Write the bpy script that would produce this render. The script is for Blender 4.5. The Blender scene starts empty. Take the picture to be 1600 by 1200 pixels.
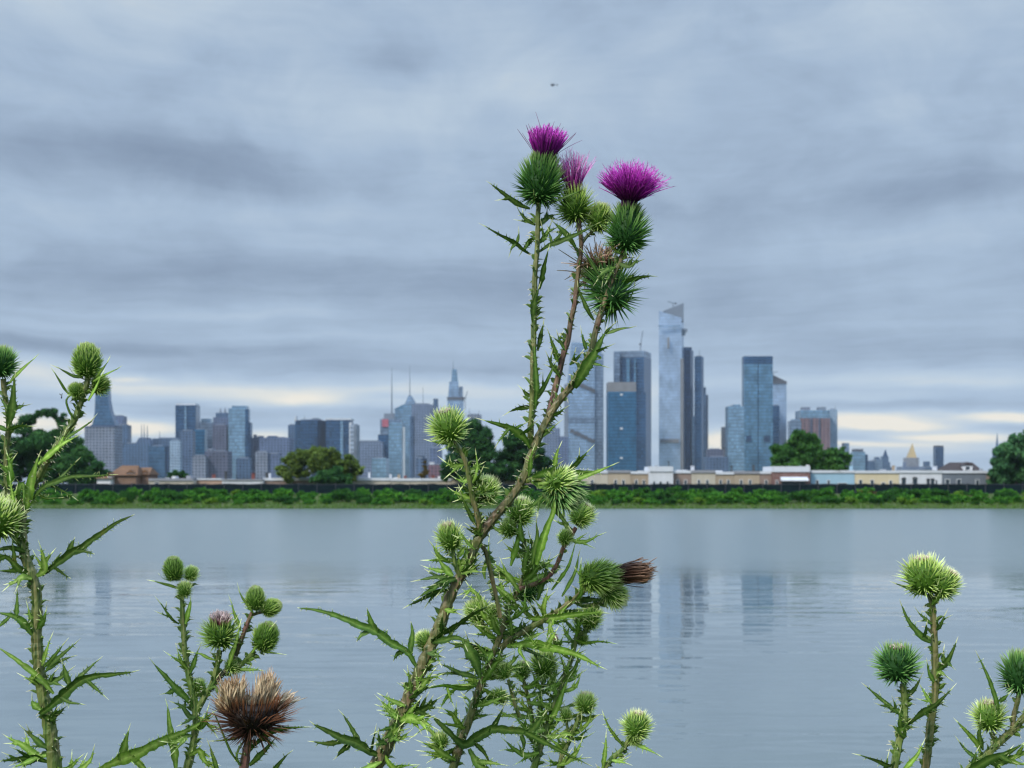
import bpy, math, random
HAZE = 0.000028
import numpy as np
from mathutils import Vector, Quaternion, Matrix

SC = bpy.context.scene
COL = SC.collection
F = 1600 * 52 / 36.0          # focal length in pixels of the 1600 px wide photograph
CX, HY, EYE = 800.0, 755.0, 5.0   # image centre column, horizon row, eye height above the water

def at(px, py, Y):
    return Vector(((px - CX) * Y / F, Y, EYE + (HY - py) * Y / F))

def lin(r, g, b):
    def f(c):
        c /= 255.0
        return c / 12.92 if c <= 0.04045 else ((c + 0.055) / 1.055) ** 2.4
    return (f(r), f(g), f(b), 1.0)

# ------------------------------------------------------------------ objects
def tag(o, label=None, cat=None, group=None, kind=None):
    if label: o['label'] = label
    if cat: o['category'] = cat
    if group: o['group'] = group
    if kind: o['kind'] = kind
    return o

def empty(name, loc, label, cat, group=None):
    o = bpy.data.objects.new(name, None)
    o.empty_display_size = 0.2
    COL.objects.link(o)
    o.location = loc
    return tag(o, label, cat, group)

def link(name, me, parent=None):
    o = bpy.data.objects.new(name, me)
    COL.objects.link(o)
    if parent is not None: o.parent = parent
    return o

class MB:
    """collects geometry for one mesh, with two float attributes per vertex"""
    def __init__(s):
        s.v, s.f, s.t, s.h, s.m = [], [], [], [], []
    def add(s, vs, fs, t=0.0, h=0.0, m=0):
        n = len(s.v)
        s.v.extend([tuple(p) for p in vs])
        s.f.extend([tuple(i + n for i in q) for q in fs])
        s.t.extend(t if isinstance(t, (list, tuple)) else [t] * len(vs))
        s.h.extend(h if isinstance(h, (list, tuple)) else [h] * len(vs))
        s.m.extend([m] * len(fs))
        return s
    def box(s, x0, x1, y0, y1, z0, z1, t=0.0, m=0):
        vs = [(x0,y0,z0),(x1,y0,z0),(x1,y1,z0),(x0,y1,z0),(x0,y0,z1),(x1,y0,z1),(x1,y1,z1),(x0,y1,z1)]
        return s.add(vs, [(0,3,2,1),(4,5,6,7),(0,1,5,4),(1,2,6,5),(2,3,7,6),(3,0,4,7)], t, 0.0, m)
    def prism(s, plan, z0, z1, top=None, m=0):
        """plan: [(x,y)] counter-clockwise; z1 may be a list with one height per corner; top: [(x,y)] of the upper outline"""
        n = len(plan)
        z1 = z1 if isinstance(z1, (list, tuple)) else [z1] * n
        top = top or plan
        z0 = z0 if isinstance(z0, (list, tuple)) else [z0] * n
        vs = [(x, y, zb) for (x, y), zb in zip(plan, z0)] + [(x, y, z) for (x, y), z in zip(top, z1)]
        fs = [tuple(range(n - 1, -1, -1)), tuple(range(n, 2 * n))]
        fs += [(i, (i + 1) % n, n + (i + 1) % n, n + i) for i in range(n)]
        return s.add(vs, fs, 0.0, 0.0, m)
    def tube(s, pts, rad, sides=6, t=0.0, h=0.0, cap=True, m=0, jit=0.0, rnd=None):
        pts = [Vector(p) for p in pts]
        n = len(pts)
        rad = rad if isinstance(rad, (list, tuple)) else [rad] * n
        tl = t if isinstance(t, (list, tuple)) else [t] * n
        vs, ts = [], []
        ref = None
        for i, p in enumerate(pts):
            d = (pts[min(i + 1, n - 1)] - pts[max(i - 1, 0)])
            if d.length < 1e-9: d = Vector((0, 0, 1))
            d.normalize()
            if ref is None:
                ref = d.orthogonal().normalized()
            ref = (ref - d * ref.dot(d))
            if ref.length < 1e-6: ref = d.orthogonal()
            ref.normalize()
            b = d.cross(ref)
            for k in range(sides):
                a = 2 * math.pi * k / sides
                r = rad[i] * (1 + (jit * (rnd.random() - 0.5) if rnd else 0) + (0.10 * (k % 2) if jit else 0))
                vs.append(p + (ref * math.cos(a) + b * math.sin(a)) * r)
                ts.append(tl[i])
        fs = []
        for i in range(n - 1):
            for k in range(sides):
                a, b_ = i * sides + k, i * sides + (k + 1) % sides
                fs.append((a, b_, b_ + sides, a + sides))
        if cap:
            fs.append(tuple(range(sides - 1, -1, -1)))
            fs.append(tuple(range((n - 1) * sides, n * sides)))
        return s.add(vs, fs, ts, h, m)
    def spike(s, p, d, L, w, t0=0.0, t1=1.0, h=0.0, bend=None, seg=2, sides=3, flat=1.0):
        """tapered thorn from p along d; bend is added progressively"""
        d = Vector(d).normalized()
        ref = d.orthogonal().normalized(); b = d.cross(ref)
        vs, ts = [], []
        for i in range(seg + 1):
            u = i / (seg + 1)
            c = Vector(p) + d * (L * u) + (bend * (u * u) if bend is not None else Vector((0, 0, 0)))
            r = w * 0.5 * (1 - u) ** 0.8
            for k in range(sides):
                a = 2 * math.pi * k / sides
                vs.append(c + ref * (math.cos(a) * r) + b * (math.sin(a) * r * flat))
                ts.append(t0 + (t1 - t0) * u)
        vs.append(Vector(p) + d * L + (bend if bend is not None else Vector((0, 0, 0))))
        ts.append(t1)
        fs = []
        for i in range(seg):
            for k in range(sides):
                a, b_ = i * sides + k, i * sides + (k + 1) % sides
                fs.append((a, b_, b_ + sides, a + sides))
        e = len(vs) - 1
        for k in range(sides):
            fs.append((seg * sides + k, seg * sides + (k + 1) % sides, e))
        return s.add(vs, fs, ts, h)
    def mesh(s, name, mats, org=None, smooth=False):
        me = bpy.data.meshes.new(name)
        vs = s.v
        if org is not None:
            ox, oy, oz = org
            vs = [(x - ox, y - oy, z - oz) for x, y, z in vs]
        me.from_pydata(vs, [], s.f)
        for nm, arr in (('t', s.t), ('h', s.h)):
            a = me.attributes.new(nm, 'FLOAT', 'POINT')
            a.data.foreach_set('value', arr)
        for m in (mats if isinstance(mats, (list, tuple)) else [mats]):
            me.materials.append(m)
        if any(s.m): me.polygons.foreach_set('material_index', s.m)
        if smooth: me.polygons.foreach_set('use_smooth', [True] * len(me.polygons))
        me.update()
        return me
    def obj(s, name, mats, parent=None, org=None, smooth=False):
        return link(name, s.mesh(name, mats, org, smooth), parent)

# ------------------------------------------------------------------ node helpers
class NT:
    def __init__(s, tree):
        s.T = tree; s.N = tree.nodes; s.L = tree.links
        s.N.clear()
    def new(s, typ, **kw):
        n = s.N.new(typ)
        for k, v in kw.items(): setattr(n, k, v)
        return n
    def put(s, sock, val):
        if val is None: return
        if hasattr(val, 'is_output'): s.L.new(val, sock)
        else: sock.default_value = val
    def m(s, op, a, b=None, c=None, clamp=False):
        n = s.new('ShaderNodeMath', operation=op, use_clamp=clamp)
        for i, v in enumerate((a, b, c)):
            if v is not None: s.put(n.inputs[i], v)
        return n.outputs[0]
    def vm(s, op, a, b=None):
        n = s.new('ShaderNodeVectorMath', operation=op)
        s.put(n.inputs[0], a)
        if b is not None: s.put(n.inputs[1], b)
        return n.outputs[0]
    def noise(s, vec, scale, detail=4.0, rough=0.55, dist=0.0):
        n = s.new('ShaderNodeTexNoise')
        if vec is not None: s.L.new(vec, n.inputs['Vector'])
        n.inputs['Scale'].default_value = scale
        n.inputs['Detail'].default_value = detail
        n.inputs['Roughness'].default_value = rough
        n.inputs['Distortion'].default_value = dist
        return n.outputs['Fac']
    def mapr(s, v, a, b, c=0.0, d=1.0, smooth=False):
        n = s.new('ShaderNodeMapRange', interpolation_type='SMOOTHSTEP' if smooth else 'LINEAR')
        s.put(n.inputs[0], v)
        for i, q in enumerate((a, b, c, d)): s.put(n.inputs[i + 1], q)
        return n.outputs[0]
    def mix(s, fac, a, b, mode='MIX'):
        n = s.new('ShaderNodeMix', data_type='RGBA', blend_type=mode)
        s.put(n.inputs[0], fac); s.put(n.inputs[6], a); s.put(n.inputs[7], b)
        return n.outputs[2]
    def ramp(s, fac, stops):
        n = s.new('ShaderNodeValToRGB')
        cr = n.color_ramp
        while len(cr.elements) < len(stops): cr.elements.new(0.5)
        for e, (p, c) in zip(cr.elements, stops):
            e.position = p; e.color = c
        s.put(n.inputs[0], fac)
        return n.outputs[0]
    def comb(s, x, y, z):
        n = s.new('ShaderNodeCombineXYZ')
        for i, v in enumerate((x, y, z)): s.put(n.inputs[i], v)
        return n.outputs[0]
    def sep(s, v):
        n = s.new('ShaderNodeSeparateXYZ'); s.L.new(v, n.inputs[0]); return n.outputs
    def attr(s, name):
        n = s.new('ShaderNodeAttribute', attribute_name=name); return n.outputs['Fac']

def material(name):
    m = bpy.data.materials.new(name); m.use_nodes = True
    return m, NT(m.node_tree)

def finish(nt, color, rough=0.6, metallic=0.0, spec=0.5, normal=None, transl=None, tcol=None):
    p = nt.new('ShaderNodeBsdfPrincipled')
    nt.put(p.inputs['Base Color'], color)
    nt.put(p.inputs['Roughness'], rough)
    nt.put(p.inputs['Metallic'], metallic)
    p.inputs['Specular IOR Level'].default_value = spec
    if normal is not None: nt.L.new(normal, p.inputs['Normal'])
    out = nt.new('ShaderNodeOutputMaterial')
    sh = p.outputs[0]
    if transl:
        tr = nt.new('ShaderNodeBsdfTranslucent')
        nt.put(tr.inputs['Color'], tcol if tcol is not None else color)
        mx = nt.new('ShaderNodeMixShader'); mx.inputs[0].default_value = transl
        nt.L.new(sh, mx.inputs[1]); nt.L.new(tr.outputs[0], mx.inputs[2]); sh = mx.outputs[0]
    nt.L.new(sh, out.inputs['Surface'])
    return p

def bump(nt, height, strength=0.4, dist=0.01):
    b = nt.new('ShaderNodeBump')
    b.inputs['Strength'].default_value = strength
    b.inputs['Distance'].default_value = dist
    nt.L.new(height, b.inputs['Height'])
    return b.outputs[0]

def c4(r, g, b): return (r, g, b, 1.0)

def ramp_mat(name, stops, hvar=0.35, rough=0.55, transl=0.0, spec=0.35, nscale=None):
    """colour follows attribute t along the piece (root to tip); h varies from piece to piece"""
    m, nt = material(name)
    col = nt.ramp(nt.attr('t'), stops)
    k = nt.m('MULTIPLY_ADD', nt.attr('h'), hvar * 2, 1 - hvar)
    if nscale:
        co = nt.new('ShaderNodeTexCoord').outputs['Object']
        k = nt.m('MULTIPLY', k, nt.mapr(nt.noise(co, nscale, 3), 0.3, 0.7, 0.75, 1.25))
    col = nt.mix(1.0, col, nt.comb(k, k, k), 'MULTIPLY')
    finish(nt, col, rough, spec=spec, transl=transl)
    return m

def plain(name, rgb, rough=0.7, var=0.15, nscale=1.0, metallic=0.0, spec=0.4):
    m, nt = material(name)
    co = nt.new('ShaderNodeTexCoord').outputs['Object']
    k = nt.mapr(nt.noise(co, nscale, 5), 0.25, 0.75, 1 - var, 1 + var)
    col = nt.mix(1.0, c4(*rgb), nt.comb(k, k, k), 'MULTIPLY')
    finish(nt, col, rough, metallic, spec)
    return m

def glass_facade(name, tint, metallic=0.7, rough=0.25, floor=7.0, bay=5.0, line=0.58, var=0.20, fins=0.0):
    m, nt = material(name)
    co = nt.new('ShaderNodeTexCoord').outputs['Object']
    x, y, z = nt.sep(co)
    hx = nt.m('ADD', x, nt.m('MULTIPLY', y, 0.61))
    zc, xc = nt.m('DIVIDE', z, floor), nt.m('DIVIDE', hx, bay)
    band = nt.m('LESS_THAN', nt.m('FRACT', zc), 0.28)
    mull = nt.m('LESS_THAN', nt.m('FRACT', xc), 0.16 if not fins else fins)
    wn = nt.new('ShaderNodeTexWhiteNoise', noise_dimensions='2D')
    nt.L.new(nt.comb(nt.m('FLOOR', nt.m('DIVIDE', zc, 1.0)), nt.m('FLOOR', xc), 0.0), wn.inputs[0])
    big = nt.noise(nt.comb(nt.m('MULTIPLY', hx, 0.03), nt.m('MULTIPLY', z, 0.02), 0.0), 1.0, 4)
    k = nt.m('ADD', nt.mapr(wn.outputs['Value'], 0, 1, 1 - var, 1 + var), nt.mapr(big, 0.3, 0.7, -0.25, 0.25))
    k = nt.m('MULTIPLY', k, nt.mapr(nt.m('MAXIMUM', band, mull), 0, 1, 1.0, line))
    col = nt.mix(1.0, c4(*tint), nt.comb(k, k, k), 'MULTIPLY')
    finish(nt, col, rough, metallic, 0.6)
    return m

def masonry(name, wall, win=(0.03, 0.045, 0.07), floor=5.4, bay=6.2, wfrac=0.5, hfrac=0.5, var=0.25):
    m, nt = material(name)
    co = nt.new('ShaderNodeTexCoord').outputs['Object']
    x, y, z = nt.sep(co)
    hx = nt.m('ADD', x, nt.m('MULTIPLY', y, 0.61))
    zc, xc = nt.m('DIVIDE', z, floor), nt.m('DIVIDE', hx, bay)
    w = nt.m('MULTIPLY', nt.m('LESS_THAN', nt.m('FRACT', zc), hfrac), nt.m('LESS_THAN', nt.m('FRACT', xc), wfrac))
    wn = nt.new('ShaderNodeTexWhiteNoise', noise_dimensions='2D')
    nt.L.new(nt.comb(nt.m('FLOOR', zc), nt.m('FLOOR', xc), 0.0), wn.inputs[0])
    k = nt.mapr(nt.noise(co, 0.03, 5), 0.3, 0.7, 1 - var, 1 + var)
    wc = nt.mix(1.0, c4(*wall), nt.comb(k, k, k), 'MULTIPLY')
    kk = nt.mapr(wn.outputs['Value'], 0, 1, 0.5, 2.0)
    gc = nt.mix(1.0, c4(*win), nt.comb(kk, kk, kk), 'MULTIPLY')
    finish(nt, nt.mix(w, wc, gc), nt.mapr(w, 0, 1, 0.85, 0.25), 0.0, 0.5)
    return m
# ================================================================== camera
cam = bpy.data.cameras.new('camera')
cam.sensor_width = 36.0; cam.lens = 52.0
cam.shift_y = (HY - 600.0) / 1600.0
cam.clip_start = 0.05; cam.clip_end = 30000
cam.dof.use_dof = True; cam.dof.focus_distance = 1.15; cam.dof.aperture_fstop = 27.0
co_ = bpy.data.objects.new('camera', cam); COL.objects.link(co_)
co_.location = (0, 0, EYE); co_.rotation_euler = (math.radians(90), 0, 0)
SC.camera = co_
SC.view_settings.view_transform = 'Standard'; SC.view_settings.look = 'None'
SC.view_settings.gamma = 1.0; SC.view_settings.exposure = 0.0
SC.cycles.use_denoising = True
SC.cycles.max_bounces = 6; SC.cycles.diffuse_bounces = 3; SC.cycles.glossy_bounces = 3
SC.cycles.transmission_bounces = 3; SC.cycles.volume_bounces = 0
SC.cycles.sample_clamp_indirect = 4.0
SC.cycles.filter_width = 1.3

# ================================================================== sun and overcast sky
SUN_EL, SUN_AZ = 44.0, 220.0         # left of and behind the camera, veiled by cloud
sun = bpy.data.lights.new('sun', 'SUN'); sun.energy = 4.0; sun.angle = math.radians(12); sun.color = (1.0, 0.92, 0.80)
so = bpy.data.objects.new('sun', sun); COL.objects.link(so)
e_, a_ = math.radians(SUN_EL), math.radians(SUN_AZ)
sdir = Vector((math.sin(a_) * math.cos(e_), math.cos(a_) * math.cos(e_), math.sin(e_)))
so.rotation_euler = sdir.to_track_quat('Z', 'Y').to_euler(); so.location = (0, -20, 60)

W = bpy.data.worlds.new('World'); SC.world = W; W.use_nodes = True
nt = NT(W.node_tree)
gen = nt.new('ShaderNodeTexCoord').outputs['Generated']
x, y, z = nt.sep(gen)
zpos = nt.m('MAXIMUM', z, 0.0)
den = nt.m('ADD', zpos, 0.20)
plane = nt.comb(nt.m('MULTIPLY', nt.m('DIVIDE', x, den), 0.75), nt.m('MULTIPLY', nt.m('DIVIDE', y, den), 0.50), 0.0)
# angular coordinates of the sky direction, in thousandths of the photograph's pixel units
warp = nt.m('SUBTRACT', nt.noise(plane, 1.4, 5, 0.6), 0.5)
warp2 = nt.m('SUBTRACT', nt.noise(nt.vm('ADD', plane, (7.3, 2.1, 4.0)), 1.8, 5, 0.6), 0.5)
U = nt.m('MULTIPLY_ADD', warp, 130.0, nt.m('MULTIPLY', nt.m('ARCTAN2', x, y), F))
V0 = nt.m('MULTIPLY', nt.m('ARCTAN2', zpos, nt.m('SQRT', nt.m('ADD', nt.m('MULTIPLY', x, x), nt.m('MULTIPLY', y, y)))), F)
V = nt.m('ADD', V0, nt.m('MULTIPLY', warp2, nt.mapr(V0, 0, 400, 8, 130)))
n1 = nt.noise(plane, 1.5, 8, 0.56, 0.4)
n2 = nt.noise(nt.vm('ADD', plane, (3.3, 9.1, 1.0)), 4.2, 7, 0.58, 0.3)
val = nt.m('ADD', 0.50, nt.m('MULTIPLY', nt.m('SUBTRACT', n1, 0.5), 0.26))
val = nt.m('ADD', val, nt.m('MULTIPLY', nt.m('SUBTRACT', n2, 0.5), 0.27))
# broad layers of the cloud deck: (column, row, half width, half height, brighter or darker)
LAYERS = [(80,20,360,70,.27),(300,130,200,60,.05),(780,130,170,60,.16),(640,95,110,40,-.13),(420,100,90,30,-.07),(1320,70,300,60,.08),(1180,40,140,30,-.06),(620,190,160,40,.08),(760,180,100,25,-.05),
 (260,262,360,46,-.22),(100,200,200,30,.04),(480,300,200,25,-.06),(260,345,300,22,.09),(560,385,220,26,.05),(640,360,180,20,-.05),(420,430,420,30,-.14),(840,450,160,16,-.10),
 (1250,250,380,45,-.03),(1150,330,380,28,-.11),(1480,330,160,22,-.08),(1420,395,260,24,.12),(1150,430,200,22,.05),(1220,505,420,40,-.03),(1460,560,260,24,-.13),
 (340,490,300,12,.12),(120,512,160,8,.10),(560,530,200,10,.10),(330,552,380,18,-.17),(60,545,200,10,-.16),(640,578,240,14,-.16),(720,546,120,10,.08),
 (60,583,110,17,.36),(220,606,140,16,.34),(360,614,120,12,.32),(470,622,90,10,.34),(680,612,200,13,.34),(640,635,200,8,.20),(228,592,34,5,.30),(485,627,46,6,.40),
 (420,646,180,8,-.12),(90,630,140,12,-.06),(60,668,110,13,.75),(225,673,70,12,.95),(420,682,45,9,.55),
 (1340,662,80,10,1.0),(1400,668,80,6,.70),(1560,655,80,6,.9),(1480,683,90,6,.9),(1330,694,130,4,.5),(1010,640,40,40,.28),(1120,688,45,16,.8),(1300,700,330,10,.22),
 (1350,602,220,12,.22),(1520,612,120,7,.2),(1480,640,190,7,-.16),(1300,630,120,8,.12),(1500,668,120,5,-.12),(1010,590,60,30,.15),(560,700,200,16,.10),(800,728,1500,22,.03),(700,470,1500,90,-.08)]
for px, py, sx, sy, am in LAYERS:
    a = nt.m('DIVIDE', nt.m('SUBTRACT', U, px - CX), sx)
    b = nt.m('DIVIDE', nt.m('SUBTRACT', V, HY - py), sy)
    e = nt.m('EXPONENT', nt.m('MULTIPLY', -1.0, nt.m('ADD', nt.m('MULTIPLY', a, a), nt.m('MULTIPLY', b, b))))
    val = nt.m('MULTIPLY_ADD', e, am, val)
n3 = nt.noise(nt.comb(nt.m('DIVIDE', U, 190.0), nt.m('DIVIDE', V, 13.0), 3.7), 1.0, 5, 0.55, 0.4)
val = nt.m('ADD', val, nt.m('MULTIPLY', nt.m('SUBTRACT', n3, 0.5), nt.mapr(V0, 40, 420, 0.34, 0.10)))
n4 = nt.noise(nt.comb(nt.m('DIVIDE', U, 230.0), nt.m('DIVIDE', V, 150.0), 8.1), 1.0, 6, 0.58, 0.6)
val = nt.m('ADD', val, nt.m('MULTIPLY', nt.m('SUBTRACT', n4, 0.5), nt.mapr(V0, 130, 480, 0.08, 0.50)))
cloud = nt.ramp(nt.m('MULTIPLY', val, 0.75), [(0.0, lin(104, 121, 145)), (0.225, lin(140, 158, 182)), (0.375, lin(167, 187, 210)), (0.495, lin(186, 203, 220)),
                      (0.62, lin(206, 215, 221)), (0.74, lin(226, 227, 221)), (0.92, lin(247, 239, 222))])
lift = nt.mapr(z, 0.30, 0.80, 1.0, 4.2, True)
cloud = nt.mix(1.0, cloud, nt.comb(lift, lift, lift), 'MULTIPLY')
sky = nt.new('ShaderNodeTexSky', sky_type='NISHITA')
sky.sun_disc = False; sky.sun_elevation = e_; sky.sun_rotation = a_
sky.air_density = 1.0; sky.dust_density = 2.0
skyc = nt.mix(1.0, sky.outputs[0], c4(0.1, 0.1, 0.1), 'MULTIPLY')
full = nt.mix(0.93, skyc, cloud)                   # an almost closed cloud deck over the clear sky
bg = nt.new('ShaderNodeBackground'); nt.L.new(full, bg.inputs[0]); bg.inputs[1].default_value = 1.0
ow = nt.new('ShaderNodeOutputWorld'); nt.L.new(bg.outputs[0], ow.inputs[0])

# ================================================================== ground, water, haze
SH = 289.0       # far shoreline
def gz(xx, yy):
    n = 0.25 * math.sin(xx * 0.11 + 1) + 0.18 * math.sin(xx * 0.31)
    side = min(1.0, max(0.0, (abs(xx) - 330) / 20.0))
    prof = [(-1e9, 3.7), (3.2, 3.7), (9.0, -0.35), (14, -1.0), (280, -1.0), (SH, 0.0), (292, 0.45), (302, 1.3), (312, 2.75), (1e9, 2.75)]
    yy2 = yy + (n if 200 < yy < 311 else 0.15 * math.sin(xx * 1.7) if yy < 20 else 0)
    for (y0, z0), (y1, z1) in zip(prof, prof[1:]):
        if y0 <= yy2 <= y1:
            zz = z0 + (z1 - z0) * (yy2 - y0) / (y1 - y0); break
    zz = zz * (1 - side) + max(zz, 2.75) * side
    if -6 < yy < 12 and abs(xx) < 20: zz += 0.03 * math.sin(xx * 3.1 + yy * 2.3)
    return zz
xs = sorted(set([-4500, -2500, -1200, -700, -420, -360, -350, -340, -330, 330, 340, 350, 360, 420, 700, 1200, 2500, 4500] + list(range(-320, 321, 6)) + [i * 0.5 for i in range(-24, 25)]))
ys = sorted(set([-80, -40, -20, -10] + [i * 0.5 for i in range(-12, 25)] + [14, 20, 50, 120, 200, 260, 280, 284] + list(range(286, 316)) + [320, 330, 345, 380, 500, 900, 2000, 4000, 7000]))
mb = MB()
mb.add([(a, b, gz(a, b)) for b in ys for a in xs],
       [(j * len(xs) + i, j * len(xs) + i + 1, (j + 1) * len(xs) + i + 1, (j + 1) * len(xs) + i) for j in range(len(ys) - 1) for i in range(len(xs) - 1)])
m, nt = material('grassy_soil')
geo = nt.new('ShaderNodeNewGeometry').outputs['Position']
n = nt.noise(geo, 0.5, 6); n_ = nt.noise(geo, 9.0, 5)
col = nt.ramp(n, [(0.3, c4(.022, .055, .010)), (0.5, c4(.045, .09, .016)), (0.7, c4(.075, .08, .03))])
col = nt.mix(nt.mapr(n_, .4, .7), col, c4(.05, .045, .025))
finish(nt, col, 0.95, spec=0.2, normal=bump(nt, n_, 0.6, 0.05))
tag(mb.obj('ground', m, smooth=True), kind='structure')

mb = MB(); mb.add([(-338, 7.3, 0), (338, 7.3, 0), (338, 291, 0), (-338, 291, 0)], [(0, 1, 2, 3)])
m, nt = material('reservoir_water')
geo = nt.new('ShaderNodeNewGeometry').outputs['Position']
gx, gy, _z = nt.sep(geo)
edge = nt.m('MULTIPLY_ADD', nt.noise(nt.vm('MULTIPLY', geo, (0.05, 0.05, 0)), 1.0, 4), 40.0, nt.m('SUBTRACT', gy, 20.0))
wind = nt.mapr(edge, 66.0, 100.0, 0.0, 1.0, True)          # wind ruffles the open water, the near shore is sheltered
w1 = nt.noise(nt.vm('MULTIPLY', geo, (0.20, 0.78, 0)), 1.0, 3, 0.5, 0.25)
w2 = nt.noise(nt.vm('MULTIPLY', geo, (0.55, 2.3, 0)), 1.0, 4, 0.55, 0.3)
w3 = nt.noise(nt.vm('MULTIPLY', geo, (2.2, 7.0, 0)), 1.0, 3, 0.5)
patch = nt.mapr(nt.noise(nt.vm('MULTIPLY', geo, (0.06, 0.10, 0)), 1.0, 3), 0.38, 0.62, 0.35, 1.0, True)
hgt = nt.m('ADD', nt.m('MULTIPLY', w1, 0.046), nt.m('MULTIPLY', w2, 0.0045))
hgt = nt.m('MULTIPLY', hgt, patch)
hgt = nt.m('MULTIPLY_ADD', nt.m('MULTIPLY', w3, wind), 0.015, hgt)
finish(nt, c4(.092, .122, .126), nt.mapr(wind, 0, 1, 0.015, 0.23), 0.0, 0.5, normal=bump(nt, hgt, 1.0, 1.0)).inputs['IOR'].default_value = 1.65
tag(mb.obj('water', m), kind='structure')

mb = MB(); mb.box(-4600, 4600, -90, 7100, -2.0, 470)
m, nt = material('haze_air')
pv = nt.new('ShaderNodeVolumePrincipled')
pv.inputs['Color'].default_value = (0.70, 0.83, 0.97, 1); pv.inputs['Density'].default_value = HAZE
pv.inputs['Anisotropy'].default_value = 0.0
ov = nt.new('ShaderNodeOutputMaterial'); nt.L.new(pv.outputs[0], ov.inputs['Volume'])
if HAZE > 0: tag(mb.obj('haze', m), kind='stuff')
# ================================================================== skyline
G = glass_facade
FM = dict(
 blue=G('blue_glass', (0.072, 0.160, 0.288)), deep=G('deep_blue_glass', (0.036, 0.097, 0.203), var=.2), teal=G('teal_glass', (0.028, 0.143, 0.279), .75, .3, var=.15),
 pale=G('pale_glass', (0.368, 0.496, 0.657), .8, .2, var=.12), silver=G('silver_glass', (.41, .52, .68), .8, .28, line=.85, var=.07),
 mid=G('mid_blue_glass', (0.136, 0.277, 0.414), .75, .25, var=.22), grey=G('grey_glass', (0.176, 0.244, 0.351), .6, .3, var=.2),
 navy=G('navy_glass', (0.032, 0.071, 0.158), .6, .3), stripe=G('striped_glass', (0.360, 0.437, 0.540), .6, .3, floor=9, bay=400, line=.45),
 fins=G('finned_glass', (0.176, 0.286, 0.450), .7, .25, bay=9, fins=.4, line=.75), sky=G('sky_glass', (0.256, 0.403, 0.549), .75, .22, var=.2),
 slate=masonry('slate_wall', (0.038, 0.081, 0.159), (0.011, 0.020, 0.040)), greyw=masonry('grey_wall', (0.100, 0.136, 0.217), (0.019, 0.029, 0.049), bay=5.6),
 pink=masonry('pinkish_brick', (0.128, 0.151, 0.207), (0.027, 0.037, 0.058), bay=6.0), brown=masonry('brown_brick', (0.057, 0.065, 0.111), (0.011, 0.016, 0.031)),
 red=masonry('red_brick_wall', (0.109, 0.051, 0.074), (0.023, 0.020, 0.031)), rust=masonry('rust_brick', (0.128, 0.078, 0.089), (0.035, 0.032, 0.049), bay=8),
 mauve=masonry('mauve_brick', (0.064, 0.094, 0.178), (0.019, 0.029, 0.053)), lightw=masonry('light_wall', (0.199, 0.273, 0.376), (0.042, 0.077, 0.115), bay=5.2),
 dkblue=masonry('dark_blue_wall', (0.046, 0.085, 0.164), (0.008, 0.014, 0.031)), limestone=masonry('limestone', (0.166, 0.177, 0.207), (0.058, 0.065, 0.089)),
 steel=plain('steel', (.14, .17, .22), .5, .1, .05, .3), dark=plain('dark_louvre', (.05, .055, .07), .7, .2, .05),
 white=plain('white_cladding', (.40, .43, .48), .6, .1, .05), gold=plain('gilded_roof', (.34, .255, .125), .55, .08, .1, .35),
 bronze=plain('bronze_louvre', (.13, .135, .15), .7, .2, .05), sign=plain('red_sign', (.30, .07, .10), .6, .2, .05))

def plan_of(D, x0, x1, off=0.0, dep=None, xm=None):
    def X(px, o): return (px - CX) * (D + o) / F
    if xm is None:
        d = dep if dep else max(22.0, min(60.0, (x1 - x0) * D / F))
        return [(X(x0, off), D + off), (X(x1, off), D + off), ((x1 - CX) * (D + off) / F, D + off + d), ((x0 - CX) * (D + off) / F, D + off + d)]
    a, b = (xm - x0) * D / F, (x1 - xm) * D / F
    k = b / a
    d1, d2 = a * k, b / k
    L, Mid, R = (X(x0, off + d1), D + off + d1), (X(xm, off), D + off), (X(x1, off + d2), D + off + d2)
    return [L, Mid, R, (L[0] + R[0] - Mid[0], L[1] + R[1] - Mid[1])]

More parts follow.
